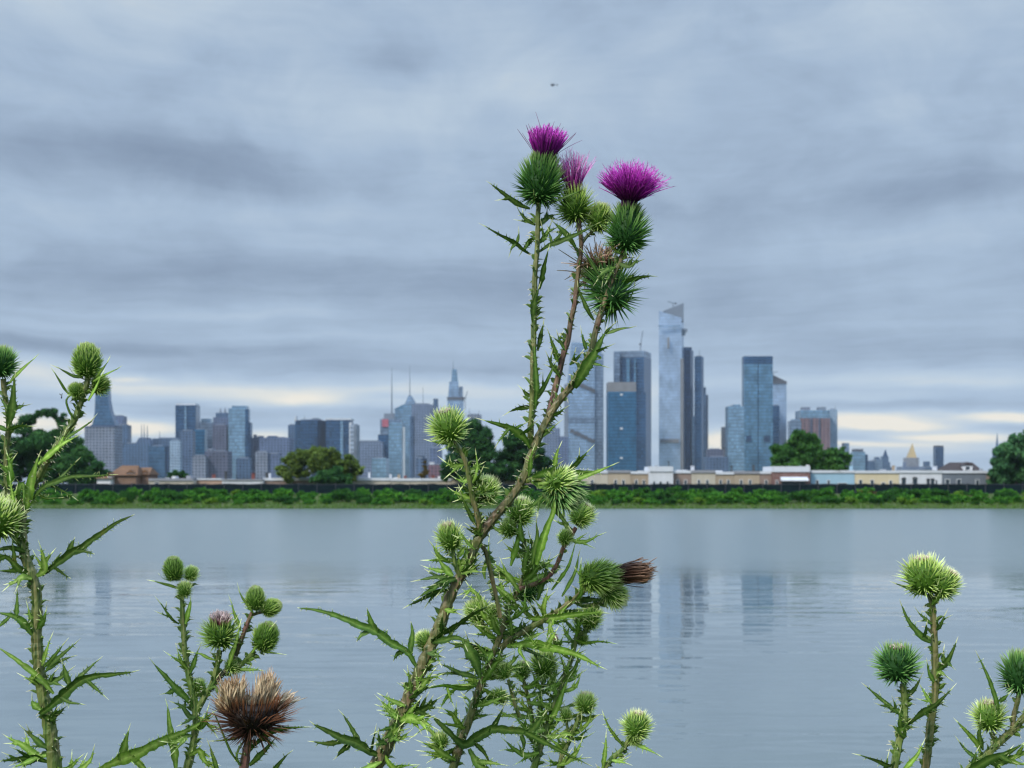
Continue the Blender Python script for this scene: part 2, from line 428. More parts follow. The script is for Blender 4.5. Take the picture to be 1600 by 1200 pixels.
def tower(name, label, D, parts, cat='tower', group=None):
    """parts: (name, material, x0, x1, top row, bottom row or None, offset, options)"""
    x0 = min(p[2] for p in parts); x1 = max(p[3] for p in parts)
    org = ((0.5 * (x0 + x1) - CX) * D / F, D, 2.0)
    r = empty(name, org, label, cat, group)
    zt = lambda row, o=0.0: EYE + (HY - row) * (D + o) / F
    for p in parts:
        nm, mt, a, b, top, bot = p[:6]
        off = p[6] if len(p) > 6 else 0.0
        op = p[7] if len(p) > 7 else {}
        mb = MB()
        zb = 2.0 if bot is None else zt(bot, off)
        if nm in ('antenna', 'smokestack', 'mast'):
            c = Vector((((a + b) / 2 - CX) * (D + off) / F, D + off, 0))
            w = (b - a) * D / F / 2
            n = 6
            pts = [(c.x, c.y, zb + (zt(top, off) - zb) * i / n) for i in range(n + 1)]
            tp = op.get('taper', 0.25)
            mb.tube(pts, [w * (1 - (1 - tp) * i / n) for i in range(n + 1)], 8)
        else:
            pl = plan_of(D, a, b, off, op.get('dep'), op.get('xm'))
            tpl = None
            if 'top' in op:      # upper outline in columns
                tpl = plan_of(D, op['top'][0], op['top'][1], off + op.get('toff', 0), op.get('tdep', op.get('dep')), op.get('txm'))
                if op.get('txm') is None and op.get('xm') is not None:
                    pass
            z1 = zt(top, off)
            if 'bots' in op: zb = [zt(q, off) for q in op['bots']]
            if 'tops' in op: z1 = [zt(q, off) for q in op['tops']]
            if 'flare' in op:     # list of (row, x0, x1) from the bottom up
                lv = [(bot if bot else None, a, b)] + list(op['flare'])
                rings = []
                for rw, fa, fb in lv:
                    zz = 2.0 if rw is None else zt(rw, off)
                    rings.append([(q[0], q[1], zz) for q in plan_of(D, fa, fb, off, (fb - fa) * D / F * 0.8)])
                vs = [v for rg in rings for v in rg]; fs = [(3, 2, 1, 0)]
                for i in range(len(rings) - 1):
                    for k in range(4): fs.append((4*i + k, 4*i + (k + 1) % 4, 4*i + 4 + (k + 1) % 4, 4*i + 4 + k))
                e = 4 * (len(rings) - 1); fs.append((e, e + 1, e + 2, e + 3)); mb.add(vs, fs)
            else:
                mb.prism(pl, zb, z1, tpl)
                if op.get('coping', True) and bot is None and 'tops' not in op and tpl is None and abs(b - a) > 8:
                    # a roof kerb and a plant room, set back
                    pcx = sum(q[0] for q in pl) / 4; pcy = sum(q[1] for q in pl) / 4
                    s_ = [(pcx + (q[0] - pcx) * .62, pcy + (q[1] - pcy) * .62) for q in pl]
                    pm = MB(); pm.prism(s_, z1 + 0.02, z1 + max(2.0, 1.6 * D / F))
                    pm.obj('plant_room', FM['steel'], r, org)
        mb.obj(nm, FM[mt], r, org)
    return r

def crane(label, D, px, base, top, jib, D_off=0.0):
    """tower crane: lattice mast and luffing jib, jib = (px, row) of its tip"""
    b = at(px, base, D); t = at(px, top, D); j = at(jib[0], jib[1], D)
    r = empty('construction_crane', b, label, 'crane')
    for nm, p, q, w in (('mast', b, t, 1.1), ('jib', t, j, 0.8)):
        mb = MB(); d = (q - p); n = max(3, int(d.length / 4)); ax = d.normalized()
        u = ax.orthogonal().normalized() * w; v = ax.cross(u)
        for sx, sy in ((1, 1), (1, -1), (-1, -1), (-1, 1)):
            mb.tube([p + u * sx + v * sy, q + u * sx * .6 + v * sy * .6], 0.30, 4)
        for i in range(n):
            s0 = 1 if i % 2 else -1
            mb.tube([p + d * (i / n) + u * s0 + v, p + d * ((i + 1) / n) - u * s0 + v], 0.18, 4)
            mb.tube([p + d * (i / n) + u * s0 - v, p + d * ((i + 1) / n) - u * s0 - v], 0.18, 4)
        mb.obj(nm, FM['steel'], r, b)
    mb = MB(); cw = t + (t - j).normalized() * 5 ; cw.z = t.z
    mb.box(cw.x - 2.5, cw.x + 2.5, cw.y - 1.5, cw.y + 1.5, cw.z - 1.5, cw.z + 1.5); mb.obj('counterweight', FM['dark'], r, b)
    return r

N = None
tower('office_tower', 'blue tower tapering up from a flared base, left of the city beside the leafy tree', 3000, [
  ('tower_shaft', 'blue', 143, 180, 600, 666, 4, dict(flare=[(654, 146.5, 176), (642, 148, 172), (625, 148.6, 169.5), (604, 149.5, 168.5)])),
  ('crown', 'steel', 151, 167, 598, 604, 8, dict(coping=False)), ('podium', 'navy', 141, 181, 664, N, 3, dict(coping=False))])
tower('apartment_block', 'wide pinkish brick block in front of the flared blue tower', 2700, [('wall', 'pink', 132, 179, 667, N), ('parapet', 'mauve', 131.6, 179.4, 665.5, 667.2, -1, dict(coping=False, dep=56))], 'building')
tower('office_tower', 'dark blue slab with a brown top just right of the flared tower', 3300, [('body', 'mauve', 172, 193, 650, N), ('side_block', 'slate', 179, 200, 664, N, -30)])
tower('power_station', 'dark low building carrying three thin smokestacks in front of the cream gap in the cloud', 3000, [
  ('body', 'slate', 187, 235, 693, N), ('stepped_roof', 'dkblue', 212, 235, 684, 693, 4, dict(top=(217, 232), coping=False, dep=30, tdep=22)),
  ('smokestack', 'steel', 220, 222.4, 663, 686, 14), ('smokestack', 'steel', 224.2, 226.6, 663, 686, 14), ('smokestack', 'steel', 229, 231.4, 664, 686, 14)], 'building')
tower('apartment_block', 'flat grey blue block with a short rooftop mast, right of the smokestacks', 3100, [('body', 'slate', 238, 281, 685, N), ('mast', 'steel', 248.6, 250, 673, 685, 15)], 'building')
tower('apartment_block', 'lower blue green glass block below the smokestacks', 2800, [('body', 'blue', 232, 258, 697, N), ('dark_side', 'navy', 258, 264, 699, N, 4)], 'building')
tower('apartment_block', 'pale ribbed low block right of the low blue green glass block', 2780, [('body', 'lightw', 265, 281, 688, N)], 'building')
tower('office_tower', 'tall dark blue tower split by a pale vertical strip, left part of the city', 3200, [
  ('body', 'deep', 274, 306, 633, N), ('pale_strip', 'sky', 288.4, 291.2, 634, N, -3, dict(coping=False, dep=8)), ('crown', 'white', 274.6, 305.4, 630.4, 633, .5, dict(coping=False, dep=40))])
tower('office_tower', 'darker slab standing against the foot of the pale striped dark tower', 2900, [('body', 'dkblue', 280, 301, 673, N)])
tower('office_tower', 'pale blue grey tower with two roof steps behind the teal block', 3300, [('body', 'grey', 306, 333, 660, N), ('upper_block', 'sky', 314, 329, 654, 660, 4, {})])
tower('apartment_block', 'flat teal glass block in front of the pale two step tower', 3000, [('body', 'teal', 304, 320, 671, N)], 'building')
tower('office_tower', 'purplish stepped tower with pinnacles on its top, left of the pale residential tower', 3250, [
  ('body', 'mauve', 333, 358, 652, N), ('upper_block', 'slate', 337, 356, 645, 652, 4), ('pinnacle', 'steel', 343, 346, 638, 645, 8, dict(top=(344.2, 344.8), dep=6, tdep=1)), ('pinnacle', 'steel', 350, 353, 637, 645, 8, dict(top=(351.2, 351.8), dep=6, tdep=1))])
tower('apartment_block', 'dark brown block below the pinnacled purplish tower', 2950, [('wall', 'brown', 332, 354, 664, N)], 'building')
tower('residential_tower', 'pale blue grey slim tower with a darker right flank', 2950, [
  ('body', 'sky', 357, 386, 638, N, 0, dict(coping=False)), ('upper_block', 'sky', 362, 385, 634, 638.1, 5), ('dark_flank', 'blue', 386, 391.5, 660, N, 5), ('side_strip', 'deep', 383, 388.5, 639, N, -2, dict(coping=False, dep=10))])
tower('apartment_block', 'dark blue low block at the foot of the pale slim tower', 2700, [('wall', 'slate', 369, 390, 716, N)], 'building')
tower('apartment_block', 'pinkish brick block low in front of the teal block', 2600, [('wall', 'pink', 300, 321, 712, N)], 'building')
tower('apartment_block', 'brownish brick block low below the dark brown block', 2620, [('wall', 'brown', 320, 356, 705, N), ('penthouse', 'pink', 324, 333, 701, 705, 6)], 'building')
tower('apartment_block', 'brown block with ragged roof right of the pale slim tower', 3000, [('wall', 'brown', 391, 412, 684, N), ('water_tank', 'dark', 396, 399, 679, 684, 8), ('penthouse', 'mauve', 403, 410, 681, 684, 8)], 'building')
tower('apartment_block', 'long grey purple block left of the olive tree', 2900, [('wall', 'mauve', 405, 452, 684, N), ('penthouse', 'slate', 418, 432, 681, 684, 10)], 'building')
tower('apartment_block', 'lower pinkish grey block between the brown ragged block and the olive tree', 2650, [('wall', 'pink', 399, 418, 706, N), ('wing', 'mauve', 418, 436, 709, N, 5)], 'building')
tower('office_tower', 'broad dark blue block with a cluttered roof and a paler right face', 3100, [
  ('front', 'deep', 461, 510, 656, N, 0, dict(xm=496)), ('roof_wing', 'white', 459.5, 463, 650, 657, 1, dict(top=(461.6, 463), dep=20)), ('roof_wing', 'steel', 484, 503, 653, 656, 12, dict(top=(489, 497), dep=18)), ('mast', 'steel', 475, 476.4, 649, 656, 12)])
tower('office_tower', 'narrow dark slab joined to the left of the broad cluttered block', 3160, [('body', 'slate', 450, 462, 664, N)])
tower('office_tower', 'dark blue block with pale frame, twin of the broad cluttered block', 3120, [
  ('front', 'deep', 509, 548, 656, N), ('pale_frame', 'white', 509, 549, 653.6, 656.1, -1, dict(coping=False)), ('pale_strip', 'sky', 532, 536, 657, N, -4, dict(coping=False, dep=8))])
tower('office_tower', 'pale block striped with dark lines beside the framed dark block', 3080, [('front', 'stripe', 546, 562, 664, N, 0, dict(xm=557)), ('stair_tower', 'white', 545.6, 549, 660, N, 6)])
tower('apartment_block', 'low grey brick block right of the olive tree', 2900, [('wall', 'greyw', 562, 597, 690, N), ('parapet', 'steel', 562.5, 592, 688, 690, 3, dict(coping=False))], 'building')
tower('office_tower', 'narrow dark blue glass block before the antenna tower', 2950, [('body', 'deep', 590.5, 607, 679, N)])
tower('office_tower', 'tower with a tall left antenna, a red sign and pale corner frames', 3300, [
  ('body', 'grey', 594, 612, 655, N), ('sign_panel', 'sign', 597, 607, 655, 667, -3, dict(coping=False, dep=6)), ('upper_block', 'steel', 600, 616, 646, 655, 6), ('antenna', 'steel', 610.8, 613.6, 574, 646, 10, dict(taper=.15))])
tower('office_tower', 'pale blue slab in front of the faceted glass tower', 2800, [('body', 'sky', 607, 628, 660, N, 0, dict(coping=False)), ('upper_block', 'grey', 608, 626, 655, 660, 8), ('white_corner', 'white', 628, 632, 667, N, 3, dict(coping=False))])
tower('office_building', 'low pale blue block in front of the narrow dark blue glass block', 2600, [('body', 'sky', 581, 608, 716, N, 0, dict(xm=603))], 'building')
tower('office_tower', 'faceted glass tower with a sharp peak and a long spire', 3400, [
  ('body', 'sky', 614, 653, 640, N, 0, dict(top=(617, 652), coping=False)), ('left_facet', 'mid', 616, 634, 630, 640, 2, dict(tops=[639, 630, 630, 639], coping=False)), ('peak', 'sky', 629, 652, 617, 640, 1, dict(tops=[632, 631, 629, 632], top=(632, 651), coping=False)),
  ('crown', 'pale', 632, 651, 618, 632, 1, dict(top=(638, 643), dep=30, tdep=8)), ('antenna', 'steel', 639.4, 641.2, 570, 620, 12, dict(taper=.2))])
tower('office_tower', 'broad grey slab with an antenna on its roof, right of the faceted tower', 3100, [
  ('body', 'greyw', 643, 678, 632, N), ('dark_edge', 'slate', 640, 645, 650, N, -4, dict(coping=False)), ('antenna', 'steel', 660.4, 661.6, 603, 632, 10), ('plant_block', 'steel', 648, 668, 630, 632, 8)])
tower('office_tower', 'thin dark tower half hidden behind the grey slab and the nearest bud', 3300, [('body', 'slate', 677, 684, 623, N), ('wing', 'mauve', 674, 688, 640, N, -8)])
tower('office_building', 'dark low building in front of the broad grey slab', 2600, [('body', 'dkblue', 650, 667, 716, N, 0, dict(xm=661)), ('plant_block', 'navy', 653, 664, 713, 716, 8)], 'building')
tower('apartment_block', 'pinkish red brick block with a white rooftop box', 2500, [('wall', 'red', 669, 689, 726, N), ('rooftop_box', 'white', 671, 678, 722, 726, 4), ('wing', 'mauve', 672, 690, 700, N, 60)], 'building')
tower('office_tower', 'slender pale glass tower stepping in to a pointed spire', 3500, [
  ('body', 'pale', 699, 724, 620, N, 0, dict(coping=False)), ('middle_tier', 'pale', 700, 717, 596, 620, 4, dict(top=(702, 716), coping=False)), ('right_tier', 'grey', 717, 723, 604, 620, 3, dict(coping=False)),
  ('upper_tier', 'sky', 705, 715.5, 577, 597, 6, dict(top=(706.5, 713.5))), ('dark_band', 'dark', 698.6, 724.4, 620, 625, -1, dict(coping=False)), ('antenna', 'steel', 707.4, 709, 562, 578, 10, dict(taper=.15))])
tower('apartment_block', 'greyish brown block peeping above the dark trees left of the leaning stem', 2900, [('wall', 'pink', 730, 752, 648, N), ('mast', 'steel', 733, 734, 637, 648, 8), ('mast', 'steel', 748, 749, 640, 648, 8)], 'building')
tower('apartment_block', 'grey brown stepped block between the leaning stem and the terraced tower', 3000, [('wall', 'greyw', 848, 875, 669, N, 0, dict(coping=False)), ('upper_block', 'mauve', 853, 868, 662, 669.1, 5), ('wing', 'mauve', 872, 888, 683, N, -10)], 'building')

TERR = 'pale glass tower crossed by two dark stepped terraces, behind the leaning stem'
terr = [('front', 'pale', 883, 929, 600, N, 0, dict(coping=False, top=(887, 929))), ('upper_front', 'pale', 887, 929, 535, 600, 0, dict(coping=False, top=(893, 929))),
 ('dark_flank', 'grey', 928.6, 943, 553, N, 6, dict(coping=False)), ('upper_flank', 'grey', 929, 940, 535, 553, 6, dict(coping=False)), ('dark_band', 'grey', 884.5, 929.4, 652, 661, -1.4, dict(coping=False)), ('left_edge', 'steel', 882, 888, 600, N, -3, dict(coping=False))]
for k in range(7):
    terr.append(('terrace', 'dark', 901 + k * 4, 905.6 + k * 4, 597 + k * 1.7, 603 + k * 1.7, -3 - k * .02, dict(coping=False, dep=12)))
    terr.append(('terrace', 'dark', 891 + k * 5.4, 897 + k * 5.4, 671 + k * 2.6, 676.4 + k * 2.6, -3.2 - k * .02, dict(coping=False, dep=12)))
tower('office_tower', TERR, 3200, terr)
tower('office_tower', 'broad dark blue tower with a pale frame round its crown, behind the shorter teal tower', 3250, [
  ('body', 'deep', 963, 1017.6, 558, N, 0, dict(xm=1006, coping=False)), ('left_pier', 'grey', 959.5, 968.5, 549, N, -2, dict(coping=False)), ('crown', 'grey', 960, 1017.4, 548, 558, 0, dict(xm=1006.4)),
  ('pale_rib', 'mid', 979, 984, 560, N, -3, dict(coping=False, dep=10)), ('pale_rib', 'mid', 991, 993.5, 560, N, -3, dict(coping=False, dep=10))])
tower('office_tower', 'shorter teal glass tower with a brownish louvred top', 3100, [
  ('front', 'teal', 950, 994, 612, N, 0, dict(coping=False)), ('louvred_top', 'bronze', 950, 994, 597, 612.2, .3, {}), ('side_face', 'deep', 993.8, 1009, 613, N, 8, dict(coping=False)),
  ('rooftop_light', 'white', 969, 973, 615, 618, -2, dict(coping=False, dep=4)), ('rooftop_light', 'white', 969, 973, 668, 671, -2, dict(coping=False, dep=4)), ('rooftop_light', 'white', 969, 973, 714, 717, -2, dict(coping=False, dep=4))])
tower('office_tower', 'tallest silvery tower with a slanted triangular crown', 3200, [
  ('front', 'silver', 1029.5, 1070, 510, N, 0, dict(xm=1066, coping=False, top=(1029.5, 1068.5), txm=1065)), ('crown_front', 'silver', 1029.5, 1068.5, 480, 510, 0, dict(xm=1065, tops=[485, 497, 499, 486], coping=False)),
  ('slanted_roof', 'steel', 1037, 1068.3, 474, 496, 3, dict(tops=[485.6, 473.5, 473.5, 485.6], bots=[486.5, 503, 503, 486.5], coping=False, dep=26)), ('viewing_deck', 'steel', 1066, 1074, 513.5, 518, 10, dict(coping=False)), ('deck_strut', 'steel', 1066, 1071, 518, 523, 12, dict(coping=False)),
  ('dark_band', 'bronze', 1032, 1061, 686, 692, -9, dict(coping=False, dep=6)), ('slot', 'bronze', 1043, 1046, 527, 544, -8, dict(coping=False, dep=4)), ('band', 'pale', 1029.2, 1064, 508, 510, -10, dict(coping=False, dep=6)), ('brown_edge', 'bronze', 1063.5, 1068, 560, N, -3, dict(coping=False, dep=8))])
tower('residential_tower', 'dark blue tower pressed against the right of the tallest silvery tower', 3260, [('body', 'navy', 1064, 1083.5, 547, N, 0, dict(xm=1079, coping=False)), ('upper_block', 'deep', 1066, 1081, 542.5, 547.1, 8)])
tower('residential_tower', 'slim dark blue tower with a thin roof mast, near the tallest tower', 3240, [('body', 'deep', 1085, 1099.5, 557, N, 0, dict(xm=1096)), ('mast', 'steel', 1092.4, 1093.6, 546, 557, 8), ('pale_edge', 'grey', 1081, 1085.6, 650, N, 4, dict(coping=False))])
tower('residential_tower', 'narrow grey tower stepping down at the right edge of the tallest cluster', 3300, [('body', 'grey', 1099, 1103, 605, N, 0, dict(coping=False)), ('lower_step', 'pink', 1102.6, 1106.5, 617, N, 4, dict(coping=False))])
tower('apartment_block', 'dark low blocks in the gap between the tallest cluster and the pale glass slab', 2900, [('wall', 'brown', 1106, 1130, 702, N), ('wing', 'dkblue', 1104, 1138, 714, N, -14)], 'building')
balc = [('body', 'dark', 1129.5, 1137, 667, N, 0, dict(coping=False))] + [('balcony', 'steel', 1127.5, 1137, 668 + 4 * k, 669.6 + 4 * k, -3, dict(coping=False, dep=14)) for k in range(8)]
tower('residential_tower', 'thin tower of stacked balconies beside the pale slab', 3000, balc)
tower('residential_tower', 'pale blue glass slab left of the tall mid blue glass tower', 2900, [('body', 'sky', 1137, 1163, 635, N), ('roof_box', 'sky', 1146, 1157, 632, 635, 6)])
tower('residential_tower', 'tall flat topped mid blue glass tower right of the tallest cluster', 3000, [
  ('left_wing', 'mid', 1162.5, 1184, 569, N, 0, dict(coping=False)), ('right_wing', 'mid', 1185.5, 1207.5, 569, N, 0, dict(coping=False)), ('recess', 'deep', 1183.8, 1185.7, 557, N, 5, dict(coping=False)), ('crown', 'deep', 1162.5, 1184, 556.5, 569.1, .3, {}), ('crown', 'deep', 1185.5, 1207.5, 556.5, 569.1, .3, {}),
  ('dark_window', 'navy', 1166, 1174, 681, 690, -2, dict(coping=False, dep=4)), ('dark_window', 'navy', 1194, 1203, 681, 690, -2, dict(coping=False, dep=4))])
tower('office_tower', 'pale tower with a sloping roof behind the right of the tall mid blue glass tower', 3250, [
  ('body', 'silver', 1206, 1229, 597, N, 0, dict(tops=[587, 597, 597, 587], coping=False)), ('sloping_roof', 'dark', 1206, 1229.4, 586, 600, -2, dict(tops=[585, 596, 596, 585], coping=False, dep=6)), ('lower_block', 'deep', 1207, 1218, 634, N, -30)])
tower('apartment_block', 'bluish grey block left of the red brick complex', 3000, [('body', 'grey', 1234, 1252, 658, N), ('upper_block', 'sky', 1238, 1250, 655, 658, 6)], 'building')
tower('apartment_block', 'red brick complex with a pale top floor above the middle tree cluster', 3050, [
  ('wall', 'rust', 1251, 1297, 653, N, 0, dict(coping=False)), ('top_floor', 'sky', 1251, 1297, 641, 653.2, .4, {}), ('roof_box', 'pink', 1254, 1266, 636, 641, 6), ('roof_box', 'steel', 1279, 1291, 636, 641, 6),
  ('brick_pier', 'brown', 1266, 1269, 654, N, -3, dict(coping=False, dep=6)), ('brick_pier', 'brown', 1279, 1282, 654, N, -3, dict(coping=False, dep=6))], 'building')
tower('residential_tower', 'pale grey slab joined to the right of the red brick complex', 3080, [('body', 'lightw', 1297, 1308.5, 640, N), ('mast', 'steel', 1305, 1306, 633, 640, 5)])
tower('apartment_block', 'small grey block just showing above the right end of the middle tree cluster', 2900, [('wall', 'grey', 1319, 1327, 692, N)], 'building')
tower('office_building', 'pale blue block with a dark roof box behind the light blue house', 3300, [('body', 'sky', 1333, 1352, 706, N), ('roof_box', 'dark', 1334.5, 1349, 701.5, 706, 5), ('side_wing', 'deep', 1350, 1356, 710, N, 20)], 'building')
tower('office_building', 'low bluish cluster of roofs left of the stepped steeple', 3600, [('wall', 'slate', 1357, 1367, 721, N), ('wing', 'grey', 1366, 1379, 718, N, 10), ('roof_box', 'slate', 1369, 1374, 714, 718, 14)], 'building')
tower('office_tower', 'stepped stone tower ending in a small steeple', 4200, [('body', 'slate', 1377, 1391, 722, N, 0, dict(coping=False)), ('middle_tier', 'slate', 1379, 1388.5, 713, 722.1, 4, dict(coping=False)), ('steeple', 'navy', 1380.5, 1387, 702.5, 713.1, 8, dict(top=(1383.4, 1384.2), dep=12, tdep=2)), ('wing', 'slate', 1389, 1396, 730, N, 6)])
tower('office_tower', 'stone tower capped by a golden pyramid roof', 3900, [
  ('body', 'limestone', 1416.5, 1436, 715, N, 0, dict(coping=False, dep=34)), ('pyramid_roof', 'gold', 1419, 1432.5, 693, 715.05, 2, dict(top=(1425.3, 1426), dep=22, tdep=1.2, toff=10)), ('wing', 'greyw', 1410, 1446, 729, N, -6, dict(coping=False)), ('left_shoulder', 'greyw', 1414, 1417.5, 722, N, 3, dict(coping=False))])
tower('office_building', 'small grey building with a stepped roof right of the golden pyramid', 3900, [('body', 'slate', 1443, 1458, 730, N), ('roof_box', 'slate', 1446, 1453, 721, 730, 5)], 'building')
tower('office_tower', 'plain dark slab standing alone right of the golden pyramid', 3600, [('body', 'navy', 1462, 1474.5, 699, N, 0, dict(coping=False)), ('roof_louvre', 'dark', 1462.4, 1474.1, 696, 699.1, .5, {})])
tower('church_spire', 'thin distant spire rising behind the far right tree', 3600, [('body', 'slate', 1555, 1562, 700, N), ('spire', 'slate', 1556.6, 1560, 677, 700, 5, dict(top=(1558, 1558.6), dep=6, tdep=1))], 'spire')
crane('thin lattice crane leaning above the framed dark blue tower', 3252, 1001, 548, 538, (1004.5, 517))
crane('small crane on the slanted top of the silvery tower', 3210, 1052, 482, 474, (1043.5, 471))
crane('tiny crane beside the sloping roof of the pale tower', 3240, 1207.5, 590, 582, (1215, 580.5))
crane('faint crane right of the slender spired tower', 3490, 727, 640, 622, (730.5, 611))
# ================================================================== row houses beyond the fence
def stucco(name, rgb, var=.12):
    m, nt = material(name)
    co = nt.new('ShaderNodeTexCoord').outputs['Object']
    k = nt.mapr(nt.noise(nt.vm('MULTIPLY', co, (1, 1, .3)), 0.6, 6, .65), .3, .7, 1 - var, 1 + var)
    col = nt.mix(1.0, c4(*rgb), nt.comb(k, k, k), 'MULTIPLY')
    finish(nt, col, .85, spec=.3); return m
def brickm(name, a, b):
    m, nt = material(name)
    co = nt.new('ShaderNodeTexCoord').outputs['Object']
    x, y, z = nt.sep(co)
    bt = nt.new('ShaderNodeTexBrick'); nt.L.new(nt.comb(x, z, 0.0), bt.inputs[0])
    bt.inputs['Scale'].default_value = 3.0
    bt.inputs['Color1'].default_value = c4(*a); bt.inputs['Color2'].default_value = c4(*b); bt.inputs['Mortar'].default_value = c4(.25, .22, .2)
    k = nt.mapr(nt.noise(co, .5, 5), .3, .7, .85, 1.15)
    finish(nt, nt.mix(1.0, bt.outputs[0], nt.comb(k, k, k), 'MULTIPLY'), .9); return m
HM = dict(darkroof=stucco('dark_brown_shingle', (.035, .028, .03), .2),
  beige=stucco('beige_stucco', (.33, .28, .22)), tan=stucco('tan_stucco', (.27, .22, .165)), white=stucco('white_stucco', (.46, .48, .52)),
  brown=stucco('brown_stucco', (.21, .16, .14)), stone=stucco('grey_beige_stucco', (.36, .33, .28)), olive=stucco('olive_tan_stucco', (.30, .25, .19)),
  redb=brickm('dark_red_brick', (.13, .05, .045), (.10, .04, .04)), blue=stucco('light_blue_paint', (.24, .37, .47), .06), yellow=stucco('pale_yellow_paint', (.46, .40, .28), .06),
  grey=stucco('dark_grey_paint', (.11, .13, .16)), roof=stucco('white_roof_coating', (.44, .47, .52), .10), droof=stucco('grey_roof', (.20, .21, .24)), brickr=brickm('orange_brown_brick', (.15, .075, .042), (.12, .065, .04)),
  shingle=stucco('brown_shingle', (.115, .062, .034), .25), trim=stucco('white_trim', (.55, .57, .60), .05), pane=plain('dark_pane', (.03, .045, .06), .15, .3, 2.0), salmon=stucco('salmon_stucco', (.30, .21, .16)),
  chim=stucco('dark_red_chimney', (.14, .05, .045)), metal=plain('roof_vent_metal', (.35, .37, .4), .4, .1, 1, .5), darkm=plain('dark_vent', (.04, .045, .05), .6, .2, 1))

def house(label, x0, x1, top, mat, roof='roof', D=334.0, dep=13.0, windows=(), extras=(), parapet=1.3, name='row_house'):
    X0, X1 = (x0 - CX) * D / F, (x1 - CX) * D / F
    zt = EYE + (HY - top) * D / F
    zrow = lambda r: EYE + (HY - r) * D / F
    org = ((X0 + X1) / 2, D, 2.7)
    r = empty(name, org, label, 'house', 'row houses beyond the reservoir fence')
    g = 0.03
    MB().box(X0 + g, X1 - g, D, D + dep, 2.6, zt - .35).obj('wall', HM[mat], r, org)
    rb = MB(); rb.box(X0 + g * 1.5, X1 - g * 1.5, D - .22, D + dep + .1, zt - .35, zt - .35 + parapet * .45)
    roofo = rb.obj('roof', HM[roof], r, org)
    rnd = random.Random(int(x0 * 7))
    for cx, row, w, h, arch in windows:     # column, sill row, width px, height px
        wx = (cx - CX) * D / F; wz = zrow(row); ww, hh = w * D / F, h * D / F
        fr = MB()
        fr.box(wx - ww/2 - .09, wx - ww/2, D - .10, D - .002, wz, wz + hh); fr.box(wx + ww/2, wx + ww/2 + .09, D - .10, D - .002, wz, wz + hh)
        fr.box(wx - ww/2 - .09, wx + ww/2 + .09, D - .12, D - .002, wz + hh, wz + hh + .1); fr.box(wx - ww/2 - .14, wx + ww/2 + .14, D - .16, D - .002, wz - .1, wz)
        if arch:
            fr.tube([(wx + (ww/2 + .12) * math.cos(a), D - .09, wz + hh + .1 + (ww/2) * .7 * math.sin(a)) for a in [math.pi * k / 8 for k in range(9)]], .12, 5)
        w_ = fr.obj('window', HM['trim' if not arch else 'darkm'], r, org)
        pn = MB(); pn.box(wx - ww/2, wx + ww/2, D - .05, D - .004, wz, wz + hh)
        p = pn.obj('pane', HM['pane'], w_, org)
    for ex in extras:
        k = ex[0]
        if k == 'chimney':
            _, cx, t, w, mt = ex
            c = (cx - CX) * D / F; h = w * D / F / 2
            q = MB(); q.box(c - h, c + h, D + 2.0, D + 2.0 + 2 * h, zt - .2, zrow(t)); q.box(c - h * 1.2, c + h * 1.2, D + 2 - h * .2, D + 2 + 2.2 * h, zrow(t), zrow(t) + .12)
            q.obj('chimney', HM[mt], r, org)
        elif k == 'vent':
            _, cx, t, w = ex
            c = (cx - CX) * D / F
            q = MB(); q.tube([(c, D + 3, zt - .2), (c, D + 3, zrow(t))], w * D / F / 2, 8); q.tube([(c, D + 3, zrow(t)), (c, D + 3, zrow(t) + .25)], w * D / F * .8, 8)
            q.obj('vent', HM['darkm'], r, org)
        elif k == 'box':
            _, a, b, t, mt = ex
            A, B = (a - CX) * D / F, (b - CX) * D / F
            MB().box(A, B, D + 4, D + 7, zt - .2, zrow(t)).obj('roof_hatch', HM[mt], r, org)
        elif k == 'awning':
            _, a, b, t, bt = ex
            A, B = (a - CX) * D / F, (b - CX) * D / F
            q = MB(); q.add([(A, D - 2.2, zrow(bt)), (B, D - 2.2, zrow(bt)), (B, D - .01, zrow(t)), (A, D - .01, zrow(t)), (A, D - 2.2, zrow(bt) - .25), (B, D - 2.2, zrow(bt) - .25), (B, D - .01, zrow(bt) - .2), (A, D - .01, zrow(bt) - .2)],
                  [(0, 1, 2, 3), (4, 7, 6, 5), (0, 4, 5, 1), (1, 5, 6, 2), (3, 2, 6, 7), (0, 3, 7, 4)])
            q.obj('awning', HM['roof'], r, org)
        elif k == 'doorway':
            _, a, b, t = ex
            A, B = (a - CX) * D / F, (b - CX) * D / F
            MB().box(A, B, D - .06, D - .003, 2.7, zrow(t)).obj('door', HM['pane'], r, org)
        elif k == 'coping':
            _, a, b, t, mt = ex
            A, B = (a - CX) * D / F, (b - CX) * D / F
            MB().box(A, B, D - .3, D + 1.0, zt - .33 + parapet * .45, zrow(t)).obj('cornice', HM[mt], r, org)
    return r

